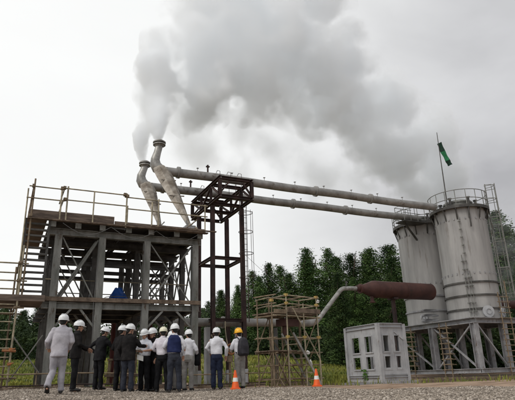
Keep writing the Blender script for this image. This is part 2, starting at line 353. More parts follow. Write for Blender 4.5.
def line_y(x):
    return None
# skyline heights above the bank along the image, (x at Y=65, height)
prof = [(-48, 8.5), (-36, 9.3), (-31, 9.8), (-25, 8.3), (-20, 5.2), (-14, 4.6), (-9.5, 6.8), (-7, 9.0), (-3.5, 11), (0, 12.2), (3, 13.6), (6, 15.2), (9.8, 15.8), (12, 14.6), (15, 15.0), (19, 15.6), (24, 17), (30.5, 19.2), (35, 18.6), (42, 18), (52, 17)]
px_, ph_ = zip(*prof)
zones = [(-30, 'low conifer behind the far left scaffold'), (-22, 'low conifer behind the left tower legs'), (-8.5, 'short tree between the tower legs'),
         (-2.5, 'thin conifer behind the gantry legs'), (5, 'dark conifer behind the stair scaffold'), (10.8, 'tall conifer above the bent grey pipe'),
         (20, 'tall conifer behind the red vessel'), (27, 'tall conifer hidden behind the tanks'), (99, 'tall conifer right of the tank ladder')]
def zone(x):
    for a, b in zones:
        if x < a: return b
def row(y0, jit, step, hmul, lab, x0=-46., x1=50., wide=1., off=0):
    x = x0; i = off
    while x < x1:
        y = y0 + random.uniform(-jit, jit); h = float(np.interp(x, px_, ph_)) * y / 65
        h *= random.choice(hmul); X_ = x * y / 65; LAB.setdefault(zone(x) + lab, 0); LAB[zone(x) + lab] += 1
        tree(X_, y, h - float(zg(X_, y)) + .45, i % 4, zone(x) + lab + ORD[LAB[zone(x) + lab]], random.uniform(.9, 1.15) * wide * (1 + max(0, (9 - h)) * .08))
        x += random.uniform(.8, 1.2) * step * (h / 15 + .3); i += 1
LAB = {}; ORD = ['', '', ', second one', ', third one', ', fourth one', ', fifth one', ', sixth one', ', seventh one', ', eighth one', ', ninth one', ', tenth one', ', eleventh one', ', twelfth one']
row(65, 2, 2.15, [1.0, .90, 1.05, .86, .96], ', front row', wide=1.42)
row(71, 2, 2.6, [.97, .92, 1.0, .88], ', second row', wide=1.6, off=1)
row(46, 2, 2.9, [.80, .70, .76, .66], ', low front row', x0=9.6, x1=48, wide=1.1, off=2)
# undergrowth: one dense mass under the trees
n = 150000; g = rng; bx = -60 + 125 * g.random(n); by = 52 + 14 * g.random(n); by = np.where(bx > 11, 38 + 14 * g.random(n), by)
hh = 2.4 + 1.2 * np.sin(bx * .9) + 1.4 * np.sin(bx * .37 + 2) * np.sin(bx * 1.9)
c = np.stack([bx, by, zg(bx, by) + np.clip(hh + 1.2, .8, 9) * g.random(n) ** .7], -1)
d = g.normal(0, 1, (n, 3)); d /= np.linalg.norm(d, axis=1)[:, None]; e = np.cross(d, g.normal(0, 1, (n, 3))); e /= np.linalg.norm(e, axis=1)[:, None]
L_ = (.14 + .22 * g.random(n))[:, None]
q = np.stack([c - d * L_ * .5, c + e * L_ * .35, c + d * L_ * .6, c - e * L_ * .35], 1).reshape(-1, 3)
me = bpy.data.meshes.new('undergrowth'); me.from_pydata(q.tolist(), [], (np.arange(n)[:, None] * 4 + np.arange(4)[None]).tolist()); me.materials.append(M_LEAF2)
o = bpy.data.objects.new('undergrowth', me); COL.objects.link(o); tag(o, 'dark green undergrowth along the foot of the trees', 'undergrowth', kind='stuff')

# ------------------------------------------------------------------ steel tower (left)
T0 = P(2.6, 2.3, .1)
tower = thing('steel_tower', 'two storey grey steel tower with board platforms behind the group', 'steel tower', T0)
CU = [.15, 1.67, 3.34, 5.26]; CV = [0., 1.6, 3.2, 4.7]
for b in CV:
    for a in CU:
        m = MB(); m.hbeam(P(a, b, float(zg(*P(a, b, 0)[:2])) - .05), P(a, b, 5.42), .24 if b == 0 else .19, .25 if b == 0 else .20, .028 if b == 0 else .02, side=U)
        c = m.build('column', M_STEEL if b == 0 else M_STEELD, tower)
        f = MB(); z0 = float(zg(*P(a, b, 0)[:2])); f.gbox(a - .22, a + .22, b - .22, b + .22, z0 - .05, z0 + .03); f.build('base_plate', M_STEELD, c)
for k, b in enumerate(CV):      # longitudinal beams
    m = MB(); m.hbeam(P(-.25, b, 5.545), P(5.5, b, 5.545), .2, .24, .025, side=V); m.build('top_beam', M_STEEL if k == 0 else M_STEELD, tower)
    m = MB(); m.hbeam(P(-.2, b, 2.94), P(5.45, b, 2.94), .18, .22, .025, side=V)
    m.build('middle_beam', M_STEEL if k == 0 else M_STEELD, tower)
for a in [-.1, .75, 1.6, 2.55, 3.4, 4.4, 5.35]:
    m = MB(); m.hbeam(P(a, -.35, 5.76), P(a, 5.1, 5.76), .14, .18, .02, side=U); m.build('joist', M_STEELD, tower)
    m = MB(); m.gbox(a - .10, a + .10, -.43, -.36, 5.62, 5.84); m.build('bracket_plate', M_STEEL, tower)
for a in CU:
    m = MB(); m.hbeam(P(a, .12, 2.9), P(a, 4.6, 2.9), .14, .16, .02, side=U); m.build('joist', M_STEELD, tower)
# upper deck in strips with open slots
def slab(a0, a1, b0, b1, h, nm='deck_panel', mt=M_DECK):
    m = MB(); m.gbox(a0, a1, b0, b1, h, h + .05); return m.build(nm, mt, tower)
slab(-.2, 2.0, -.3, 3.85, 5.87); slab(2.0, 5.5, -.3, -.06, 5.87); slab(2.62, 5.5, -.06, 3.6, 5.872); slab(2.0, 2.62, .12, 1.5, 5.871); slab(2.0, 2.62, 1.78, 3.7, 5.871); slab(-.2, 5.5, 4.25, 5.1, 5.873); slab(3.6, 5.5, 3.6, 4.25, 5.87)
# side and front boards
m = MB(); m.gbox(-.92, 1.98, -.49, -.45, 5.86, 6.16); m.build('fascia_board', M_WOOD, tower)
m = MB(); m.gbox(2.0, 5.55, -.48, -.44, 5.80, 6.0); m.build('fascia_board', M_WOOD, tower)
m = MB(); m.gbox(-.95, 5.6, -.66, -.50, 5.79, 5.83); m.build('toe_plank', M_WOODL, tower)
m = MB(); m.gbox(3.3, 5.9, -.78, -.68, 5.84, 5.88); m.build('toe_plank', M_WOODL, tower)
m = MB(); m.gbox(-.95, -.3, -.44, 4.0, 5.86, 5.90); m.build('side_walkway', M_WOOD, tower)
m = MB(); m.gbox(-.2, 5.45, -.20, -.15, 3.075, 3.22); m.build('edge_board', M_WOODL, tower)
m = MB(); m.gbox(-.15, 1.55, -.12, 4.7, 3.07, 3.11); m.build('middle_deck', M_WOOD, tower)
m = MB(); m.gbox(1.62, 3.35, -.12, 4.7, 3.07, 3.11); m.build('middle_deck', M_WOOD, tower)
m = MB(); m.gbox(3.5, 5.4, .9, 2.2, 3.07, 3.11); m.build('middle_deck', M_DECK, tower)
# braces
def brace(p, q, w=.075, mt=M_STEEL, flat=.03): m = MB(); m.beam(p, q, w, flat, side=None); m.beam(p + Z * .0, q, flat * .6, w * .8); return m.build('diagonal_brace', mt, tower)
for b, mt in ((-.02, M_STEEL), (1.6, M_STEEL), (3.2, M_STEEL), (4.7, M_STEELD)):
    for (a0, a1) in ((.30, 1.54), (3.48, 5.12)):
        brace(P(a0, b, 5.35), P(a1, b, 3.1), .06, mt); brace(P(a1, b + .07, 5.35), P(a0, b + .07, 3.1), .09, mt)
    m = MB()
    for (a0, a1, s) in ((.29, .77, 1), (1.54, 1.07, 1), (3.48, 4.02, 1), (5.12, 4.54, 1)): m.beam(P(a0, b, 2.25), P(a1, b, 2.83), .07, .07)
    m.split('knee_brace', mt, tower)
brace(P(1.5, .25, 5.35), P(.15, .25, 3.0), .11)
for a in CU:
    for j in range(3):
        brace(P(a, CV[j] + .14, 5.3), P(a, CV[j + 1] - .14, 3.1), .055, M_STEEL if a > 3 else M_STEELD)
        if a > 3: brace(P(a + .05, CV[j + 1] - .14, 5.3), P(a + .05, CV[j] + .14, 3.1), .055, M_STEEL)
        brace(P(a, CV[j] + .14, 2.8), P(a, CV[j + 1] - .14, .4), .05, M_STEELD)
for b in (1.6, 3.2, 4.7):
    m = MB(); m.hbeam(P(0, b, 4.75), P(5.4, b, 4.75), .12, .14, .02, side=V); m.build('tie_beam', M_STEELD, tower)
# guard rails at middle level and rows behind
for b, h in ((1.5, 4.1), (4.8, 3.65), (4.8, 4.1)):
    if 1:
        m = MB(); m.tube([P(-.2, b, h), P(5.5, b, h)], .022, 6); m.build('guard_rail', M_TUBE, tower)
# short posts/rods in the right bay
m = MB()
for a in (3.75, 3.95, 4.2, 4.45, 4.7): m.tube([P(a, 2.6, 3.1), P(a, 2.6, 4.1)], .02, 6)
for h in (3.5, 3.8, 4.1): m.tube([P(3.6, 2.6, h), P(5.2, 2.6, h)], .018, 6)
m.build('inner_guard', M_STEEL, tower)
for a, dz in ((3.85, .8), (4.25, .8), (4.6, .7)):
    m = MB(); m.lathe(P(a, 3.9, 3.12), [(.0, 0), (.11, 0), (.11, .5), (.08, .55), (.05, .7), (.05, dz), (0, dz)], 12); m.build('valve_body', M_STEELD, tower)
# upper guard rail
rail = []
for a, h0, h1 in ((-.86, 3.0, 7.25), (.08, 5.8, 7.05), (.28, 5.8, 7.1), (2.38, 5.75, 7.08), (2.42, 5.9, 6.6), (3.35, 5.85, 6.85), (3.6, 5.85, 7.0)):
    m = MB(); m.tube([P(a, -.6, h0), P(a + (.03 if h1 > 7.2 else 0), -.6, h1)], .03, 7); m.build('rail_post', M_TUBE if a > -.5 else M_TUBER, tower)
for h, a0, a1 in ((6.98, -1.0, .15), (6.55, -1.05, .2), (7.03, .15, 2.45), (6.6, .15, 2.45), (6.95, 2.3, 5.6), (6.5, 2.4, 5.6)):
    m = MB(); m.tube([P(a0, -.56, h), P(a1, -.56, h)], .024, 7); m.build('guard_rail', M_TUBE, tower)
for h in (7.0, 6.6):
    m = MB(); m.tube([P(.16, -.75, h - .0), P(.16, 1.3, h + .02)], .024, 7); m.build('guard_rail', M_TUBE, tower)
    m = MB(); m.tube([P(-.86, -.7, h), P(-.86, 4.4, h)], .022, 7); m.build('guard_rail', M_TUBER, tower)
for b in (1.2, 2.8, 4.4):
    for a in (-.86,): m = MB(); m.tube([P(a, b, 5.85), P(a, b, 7.05)], .024, 7); m.build('rail_post', M_TUBER, tower)
m = MB()
for (a, h) in ((.08, 7.0), (.2, 6.6), (.16, 7.03), (-.86, 6.98), (-.86, 6.55), (2.3, 7.03), (2.4, 6.98), (-.86, 5.9)): m.gbox(a - .05, a + .05, -.67, -.53, h - .05, h + .05)
m.split('clamp', M_TUBER, tower)
# access ladder on the left end
m = MB(); 
for a in (-.98, -.22): m.beam(P(a, -.42, 3.0), P(a, -.42, 5.84), .07, .09)
m.build('stair_stringer', M_STEELD, tower)
for i in range(13):
    h = 3.12 + .212 * i
    m = MB(); m.gbox(-.945, -.255, -.47, -.36, h - .03, h + .03); m.build('ladder_rung', M_STEELD, tower)

for k, (a, h) in enumerate(((1.52, 5.3), (3.22, 5.3), (5.12, 5.3))):
    pts = [P(a + .03 * math.sin(t * 9 + k), -.17, .3 + (h - .3) * t) for t in np.linspace(0, 1, 12)]
    m = MB(); m.tube(pts, .012, 5); m.build('cable', M_ROPE, tower)
m = MB(); m.tube([P(.2 + 5 * t, -.62, 5.72 - .35 * math.sin(math.pi * ((t * 3) % 1))) for t in np.linspace(0, 1, 31)], .010, 5); m.build('cable', M_ROPE, tower)
for a, b, h0, h1 in ((-1.02, -.5, 3.0, 6.9), (5.5, -.55, 5.8, 7.0), (1.2, -.58, 5.8, 7.0)):
    m = MB(); m.tube([P(a, b, h0), P(a, b, h1)], .026, 7); m.build('rail_post', M_TUBE, tower)
m = MB(); m.tube([P(4.7, -.3, 5.95), P(5.9, 1.6, 7.0)], .026, 7); m.tube([P(4.9, .3, 5.95), P(6.0, 2.2, 6.9)], .026, 7); m.tube([P(5.3, -.4, 5.95), P(5.7, 1.3, 6.6)], .03, 7); m.split('loose_tube', M_TUBER, tower)
# blue tarpaulin heap on the middle deck
def tarp():
    g = np.random.default_rng(3); n = 40; rings = []
    for k in range(14):
        t = k / 13; z = 3.12 + .74 * t ** .8; rr = (1 - .80 * t ** .75)
        ring = []
        for j in range(n):
            a = 2 * math.pi * j / n
            f = 1 + .13 * math.sin(a * 5 + 1) * (1 - t) + .06 * math.sin(a * 11 + 2.5 * t) + .05 * math.sin(a * 3 + 6 * t)
            q = P(2.63 + .60 * rr * f * math.cos(a) * (1 if abs(math.cos(a)) < .9 else .95), 1.45 + .55 * rr * f * math.sin(a), z + .02 * math.sin(a * 7 + k)); ring.append(q)
        rings.append(ring)
    m = MB(); m.loft(rings); o = m.build('tarpaulin', M_TARP, None, True, P(2.63, 1.45, 3.11)); tag(o, 'dark blue tarpaulin heap on the middle deck of the steel tower', 'tarpaulin')
    r = MB(); pts = [P(2.63 + .50 * math.cos(a), 1.45 + .46 * math.sin(a), 3.47) for a in np.linspace(0, 6.28, 24, endpoint=False)]; r.tube(pts, .013, 5, closed=True); r.build('rope', M_ROPE, o)
tarp()
# dark red portal frame behind the tower
o = thing('red_portal_frame', 'dark red steel portal frame standing behind the steel tower', 'steel frame', P(4.1, 5.5, 0.05))
for a in (3.32, 4.9): m = MB(); m.hbeam(P(a, 5.5, 0.0), P(a, 5.5, 3.02), .26, .28, .03, side=U); m.build('column', M_REDD, o)
m = MB(); m.hbeam(P(3.05, 5.5, 3.2), P(5.6, 5.5, 3.2), .26, .34, .03, side=V); m.build('crossbeam', M_REDD, o)
m = MB(); m.hbeam(P(3.46, 5.5, 2.0), P(4.76, 5.5, 2.0), .2, .2, .03, side=V); m.build('crossbeam', M_REDD, o)

# ------------------------------------------------------------------ left scaffold
o = thing('scaffold', 'rusty tube scaffold with orange clamps and plank deck at the far left', 'scaffold', P(-2.4, -.2, .2))
for a, b, h1 in ((-.98, -.75, 4.8), (-1.12, 1.0, 4.4), (-2.9, -.75, 4.6), (-2.9, 1.0, 4.4), (-4.8, -.75, 4.6), (-4.8, 1.0, 4.4)):
    z0 = float(zg(*P(a, b, 0)[:2])); m = MB(); m.tube([P(a - .02, b, z0), P(a + .03, b, h1)], .034, 8)
    s = m.build('post', M_TUBER if b > 0 else M_TUBE, o); m = MB(); m.gbox(a - .08, a + .06, b - .07, b + .07, z0 - .02, z0 + .015); m.build('foot_plate', M_TUBER, s)
for b in (-.75, 1.0):
    for h in (.6, 2.75, 3.62, 4.2):
        m = MB(); m.tube([P(-5.0, b + .06, h), P(-.75, b + .06, h)], .026, 7); m.build('ledger', M_TUBER if h < 3 else M_TUBE, o)
for a in (-1.05, -2.9, -4.8):
    for h in (.6, 2.72, 4.2): m = MB(); m.tube([P(a, -.9, h), P(a, 1.15, h)], .026, 7); m.build('transom', M_TUBER, o)
m = MB(); m.gbox(-5.0, -.2, -.7, -.25, 2.97, 3.02); m.gbox(-5.0, -.2, -.22, .23, 2.972, 3.022); m.gbox(-5.0, -.2, .26, .98, 2.968, 3.018); m.build('plank', M_WOOD, o)
m = MB(); m.gbox(-5.0, -.16, -.80, -.765, 2.96, 3.16); m.build('toe_board', M_WOOD, o)
for i in range(8):
    h = .95 + .27 * i; m = MB(); m.tube([P(-1.9, -.78, h), P(-1.04, -.78, h)], .02, 6); m.build('rung', M_TUBE, o)
m = MB(); m.tube([P(-1.9, -.78, .2), P(-1.9, -.78, 3.0)], .028, 7); m.build('ladder_rail', M_TUBER, o)
for (p, q) in (((-1.0, -.6, 1.9), (-.1, -.3, .75)), ((-.1, -.6, 1.9), (-.95, -.2, .5)), ((-2.9, -.6, 2.8), (-1.2, -.6, .7))):
    m = MB(); m.tube([P(*p), P(*q)], .022, 6); m.build('diagonal_brace', M_STEEL, o)
for (a, h) in ((-1.0, 1.45), (-1.0, 1.02), (-1.0, 2.75), (-1.0, 3.62), (-1.0, 4.2)):
    m = MB(); m.gbox(a - .06, a + .06, -.82, -.68, h - .045, h + .045); m.tube([P(a - .02, -.9, h - .02), P(a + .12, -.86, h + .03)], .02, 6); m.build('clamp', M_CLAMP if h < 2 else M_TUBER, o)
m = MB(); m.tube([P(-1.25, -.8, 1.42), P(-.85, -.8, 1.40)], .04, 7); m.build('clamp', M_CLAMP, o)

# ------------------------------------------------------------------ low tube barrier along the edge
bar = thing('barrier_rail', 'low rusty tube barrier along the far edge of the gravel', 'barrier', P(3.5, -1.1, .15))
def gz(a, b): return float(zg(*P(a, b, 0)[:2]))
pts = [P(a, -1.1, gz(a, -1.1) + .46) for a in np.linspace(-4, 9.6, 15)]
m = MB(); m.tube(pts, .024, 6); m.build('top_rail', M_TUBER, bar)
m = MB(); m.tube([P(a, -1.1, gz(a, -1.1) + .12) for a in np.linspace(-4, 9.6, 15)], .024, 6); m.build('bottom_rail', M_RED, bar)
for a in np.linspace(-3.8, 9.4, 12):
    m = MB(); m.tube([P(a, -1.06, gz(a, -1.1) - .02), P(a, -1.06, gz(a, -1.1) + .55)], .022, 6); m.build('post', M_TUBER, bar)
m = MB()
for a in np.arange(-4.2, 9.4, 2.7): m.gbox(a, a + 2.68, -1.42, -1.3, gz(a + 1.3, -1.3) - .03, gz(a + 1.3, -1.3) + .09)
tag(m.build('kerb_timber', M_WOODL, None, False, P(3, -1.36, .1)), 'brown timber baulks laid end to end along the gravel edge', 'timber')

# ------------------------------------------------------------------ gantry (dark red)
G = thing('pipe_gantry', 'tall dark red steel gantry carrying the two steam pipes', 'gantry', P(8.45, 5.2, 0))
gu = (7.58, 9.3); gv = (3.05, 7.25); hb, ht = 8.82, 9.78
for a in (7.66, 9.27):
    for b in (4.3, 6.35):
        z0 = gz(a, b) - .1; m = MB(); m.hbeam(P(a, b, .75), P(a, b, 8.70), .19, .20, .025, side=U); c = m.build('column', M_RED, G)
        m = MB(); m.hbeam(P(a, b, z0), P(a, b, .75), .24, .24, .025, side=U); m.build('column_foot', M_RACK, G)
def gb(p, q, w=.14, h=.16, nm='beam'): m = MB(); m.hbeam(P(*p), P(*q), w, h, .022); return m.build(nm, M_RED, G)
for a in gu: gb((a, gv[0] - .1, hb), (a, gv[1] + .1, hb)); gb((a, gv[0] - .1, ht), (a, gv[1] + .1, ht))
for b in (gv[0], 4.3, 5.6, gv[1]): gb((gu[0] + .1, b, hb), (gu[1] - .1, b, hb), .15, .16)
for b in (gv[0], 4.2, 6.6, gv[1]): gb((gu[0] + .1, b, ht), (gu[1] - .1, b, ht), .15, .16)
for a in gu:
    for b in gv: m = MB(); m.hbeam(P(a, b, hb + .1), P(a, b, ht - .1), .16, .16, .02, side=U); m.build('upright', M_RED, G)
    for b in (4.3, 5.75): m = MB(); m.hbeam(P(a, b, hb + .1), P(a, b, ht - .1), .11, .11, .02, side=U); m.build('upright', M_RED, G)
    for (b0, b1) in ((3.15, 4.22), (5.65, 4.38), (5.85, 7.15)):
        m = MB(); m.beam(P(a, b0, hb + .12), P(a, b1, ht - .1), .09, .09); m.build('diagonal_brace', M_RED, G)
for b in gv:
    m = MB(); m.beam(P(gu[0], b, hb + .15), P(gu[0] + .5, b, ht - .15), .08, .08); m.beam(P(gu[1], b, hb + .15), P(gu[1] - .5, b, ht - .15), .08, .08); m.split('diagonal_brace', M_RED, G)
for h in (6.02, 3.0):
    for a in (7.66, 9.27): gb((a, 4.4, h), (a, 6.25, h), .13, .16)
    for b in (4.3, 6.35): gb((7.78, b, h), (9.15, b, h), .13, .16)
m = MB()
for (a, b) in ((7.9, 4.2), (8.5, 4.2), (9.1, 4.2), (7.9, 6.6), (8.9, 6.6)): m.tube([P(a, b - .36, 9.85), P(a, b - .36, 10.45), P(a, b, 10.62), P(a, b + .36, 10.45), P(a, b + .36, 9.85)], .014, 5)
for (a, b) in ((8.2, 3.4), (8.6, 3.5), (8.9, 3.4)): m.tube([P(a, b, 9.7), P(a + .02, b, 9.0)], .012, 5)
m.split('hanger_rod', M_RED, G)
# ladder and cage up the right rear
m = MB()
for a in (9.05, 9.42): m.tube([P(a, 4.02, 2.9), P(a, 4.02, 9.3)], .02, 6)
for i in range(22): m.tube([P(9.05, 4.02, 3.1 + .28 * i), P(9.42, 4.02, 3.1 + .28 * i)], .012, 5)
m.build('ladder', M_RED, G)
m = MB()
for h in (5.0, 6.2, 7.3, 8.3): m.ring(P(9.23, 3.74, h), .36, .017, 20, 5)
for a in (-.4, -1.2, -2.0, -2.75): m.tube([P(9.23 + .36 * math.cos(a), 3.74 + .36 * math.sin(a), 5.0), P(9.23 + .36 * math.cos(a), 3.74 + .36 * math.sin(a), 8.4)], .012, 5)
m.build('ladder_cage', M_RED, G)

# ------------------------------------------------------------------ the two steam pipes with outlets
def steam_pipe(v0, a0, a1, lab, hz=10.2, r=.225, dz=0.):
    o = thing('steam_pipe', lab, 'pipe', P(a0, v0, hz), 'steam pipes across the gantry')
    m = MB(); m.tube([P(a, v0, hz + .02 * math.sin(a * .9)) for a in np.linspace(a0 + .35, a1, 26)], r, 24); m.build('pipe_run', M_PIPE, o, True)
    for a in (a0 + 1.15, a0 + 9.2, a0 + 13.0):
        m = MB(); m.tube([P(a - .035, v0, hz), P(a + .035, v0, hz)], r + .075, 24); m.tube([P(a + .045, v0, hz), P(a + .1, v0, hz)], r + .075, 24); m.build('flange', M_PIPE, o, True)
    m = MB()
    for a in np.arange(a0 + 2.2, a1 - 1, 1.9): m.tube([P(a, v0, hz + r - .02), P(a, v0, hz + r + .16)], .016, 6); m.obox(P(a, v0, hz + r + .16), (U, V, Z), (.05, .05, .012))
    m.split('lug', M_PIPE, o, 2)
    m = MB(); a = a0 + 2.75; m.tube([P(a, v0, hz + r), P(a, v0, hz + r + .42)], .045, 8); m.gbox(a - .09, a + .09, v0 - .05, v0 + .05, hz + r + .3, hz + r + .36); m.build('vent_stub', M_RED, o)
    # elbow body
    m = MB(); c = P(a0, v0, hz)
    m.tube([P(a0 + .45, v0, hz), P(a0 + .25, v0, hz + .0), P(a0 + .12, v0, hz + .08), P(a0 + .0, v0, hz + .28), P(a0 - .01, v0, hz + .55), P(a0 + .08, v0, hz + .90 - dz * .5), P(a0 + .17, v0, hz + 1.3 - dz)], [.24, .27, .29, .27, .22, .185, .18], 24)
    m.build('outlet_bend', M_NOZ, o, True)
    m = MB(); m.lathe(P(a0 + .17, v0, hz + 1.26 - dz), [(.2, 0), (.24, .06), (.31, .07), (.31, .12), (.23, .13), (.23, .18), (.32, .19), (.32, .24), (.22, .25), (.22, .31), (.18, .31), (.17, .0)], 32); m.build('outlet_flange', M_NOZ, o, True)
    m = MB()
    for k in range(12): t = k * math.pi / 6; q = P(a0 + .17 + .275 * math.cos(t), v0 + .275 * math.sin(t), hz + 1.30 - dz); m.tube([q, q + Z * .21], .014, 6)
    m.split('bolt', M_STEELD, o)
    # tapering bracket sheet running down to the platform
    return o
def bracket(o, top, bot, w0, w1, th):
    top = np.array(top); bot = np.array(bot); d = nrm(bot - top); side = nrm(U - d * (U @ d)); n = np.cross(d, side)
    rings = []
    for t, w, k in ((-.08, .50, .5), (-.02, .86, .9), (.05, .98, 1.05), (.14, 1.0, 1.1), (.30, .90, 1.0), (.55, .66, .8), (.8, .40, .55), (1.0, .2, .3)):
        c = top + (bot - top) * t; a = w0 * w / 2; b = th * k / 2
        rings.append([c + side * a + n * b * .2, c + side * a * .35 + n * b, c - side * a * .35 + n * b * .9, c - side * a + n * b * .1, c - side * a * .4 - n * b, c + side * a * .4 - n * b])
    m = MB(); m.loft(rings); s = m.build('support_leg', M_SILEN, o)
    m = MB()
    for t in (.26, .55): c = top + (bot - top) * t; m.beam(c - side * w0 * .42 + n * th * .35, c + side * w0 * .42 + n * th * .35, .04, .05)
    m.beam(top + side * w0 * .1 + n * th * .5, bot + n * th * .16, .05, .03)
    m.build('rib', M_SILEN, s)
    m = MB(); m.obox(bot - Z * .02, (U, V, Z), (.22, .18, .02)); m.beam(bot + Z * .02 - U * .1, bot - U * .15 + Z * .25, .05, .05); m.beam(bot + U * .02, bot + U * .2 + Z * .22, .05, .05); m.build('foot_plate', M_NOZ, s)
p1 = steam_pipe(4.2, 4.62, 22.7, 'nearer grey steam pipe whose higher outlet stands left of the gantry')
bracket(p1, P(4.86, 3.98, 10.12), P(5.42, 1.15, 6.55), .86, .2, .5)
p2 = steam_pipe(6.62, 4.5, 23.6, 'farther grey steam pipe with the lower outlet at its end', dz=.2)
bracket(p2, P(4.76, 6.4, 10.12), P(4.6, 2.9, 6.95), .78, .2, .46)
# stand under the bracket foot, on the tower deck
m = MB(); m.gbox(5.15, 5.7, .95, 1.4, 5.93, 6.50); m.gbox(5.0, 5.5, 1.5, 2.0, 5.93, 6.2)
tag(m.build('bearing_block', M_RACK, None, False, P(5.4, 1.2, 5.93)), 'pale grey bearing block under the front outlet leg on the tower deck', 'block')
m = MB(); m.gbox(4.4, 4.8, 2.75, 3.1, 5.93, 6.9)
tag(m.build('bearing_block', M_RACK, None, False, P(4.6, 2.9, 5.93)), 'pale bearing block under the farther outlet leg', 'block')

# ------------------------------------------------------------------ low grey pipe, rising to the red vessel
o = thing('process_pipe', 'long grey pipe bending up from behind the scaffold to the red vessel', 'pipe', P(10, 4.6, 2.9))
pv = 4.9
m = MB(); 
lo = [P(5.9, pv, 2.93), P(13.05, pv, 2.98), P(13.35, pv, 2.99), P(13.6, pv, 3.05), P(13.7, pv, 3.12)]
m.tube(lo, .2, 18); m.build('low_run', M_PIPE, o, True)
m = MB(); m.tube([P(13.72, pv, 2.98), P(15.42, pv, 4.74), P(15.55, pv, 4.84), P(15.72, pv, 4.90), P(16.7, pv, 4.93)], .12, 18); m.build('rising_run', M_NOZ, o, True)
m = MB(); m.tube([P(15.9, pv, 5.05), P(15.9, pv, 5.3)], .04, 8); m.tube([P(15.82, pv, 5.3), P(15.98, pv, 5.3)], .02, 6); m.build('drain_valve', M_STEELD, o)
for a in (7.66, 9.27, 11.3):
    hw_ = .17 if a < 10 else .07; m = MB(); m.gbox(a - hw_, a + hw_, pv - hw_, pv + hw_, -.05, 2.71); m.build('support_post', M_RACK if a < 10 else M_STEELD, o)
for a in (8.4, 11.9): m = MB(); m.tube([P(a - .04, pv, 2.95), P(a + .04, pv, 2.95)], .29, 20); m.build('flange', M_PIPE, o, True)

o = thing('red_vessel', 'horizontal dark red cylindrical vessel in front of the two tanks', 'vessel', P(19.3, 4.6, 0))
vz = 4.93; ax = (V, Z, U)
m = MB(); m.lathe(P(16.55, 4.9, vz), [(0, 0), (.17, 0), (.17, .22), (.27, .23), (.27, .31), (.2, .32), (.22, .40), (.43, 1.0), (.48, 1.12), (.49, 1.2), (.49, 5.5), (.47, 5.53), (0, 5.54)], 40, ax); m.build('shell', M_VES, o, True)
m = MB()
for a in (1.3, 3.4, 5.42): m.lathe(P(16.55, 4.9, vz), [(.485, a), (.497, a), (.497, a + .05), (.485, a + .05)], 40, ax)
m.build('hoop', M_VES, o, True)
m = MB(); m.tube([P(17.6, 4.9, vz - .3), P(17.6, 4.9, vz - .72)], .11, 12); m.tube([P(17.6, 4.9, vz - .72), P(17.6, 4.9, vz - .77)], .18, 14); m.build('drain_nozzle', M_VES, o, True)
m = MB(); m.tube([P(21.9, 4.9, vz), P(22.35, 5.6, vz), P(22.9, 6.6, vz)], .14, 16); m.build('outlet_pipe', M_RED, o, True)
for a in (19.1,):
    m = MB(); m.gbox(a - .09, a + .09, 4.82, 5.0, -.2, vz - .5); m.build('support_leg', M_RED, o); m = MB(); m.gbox(a - .16, a + .16, 4.6, 5.2, vz - .56, vz - .44); m.build('saddle', M_RED, o)

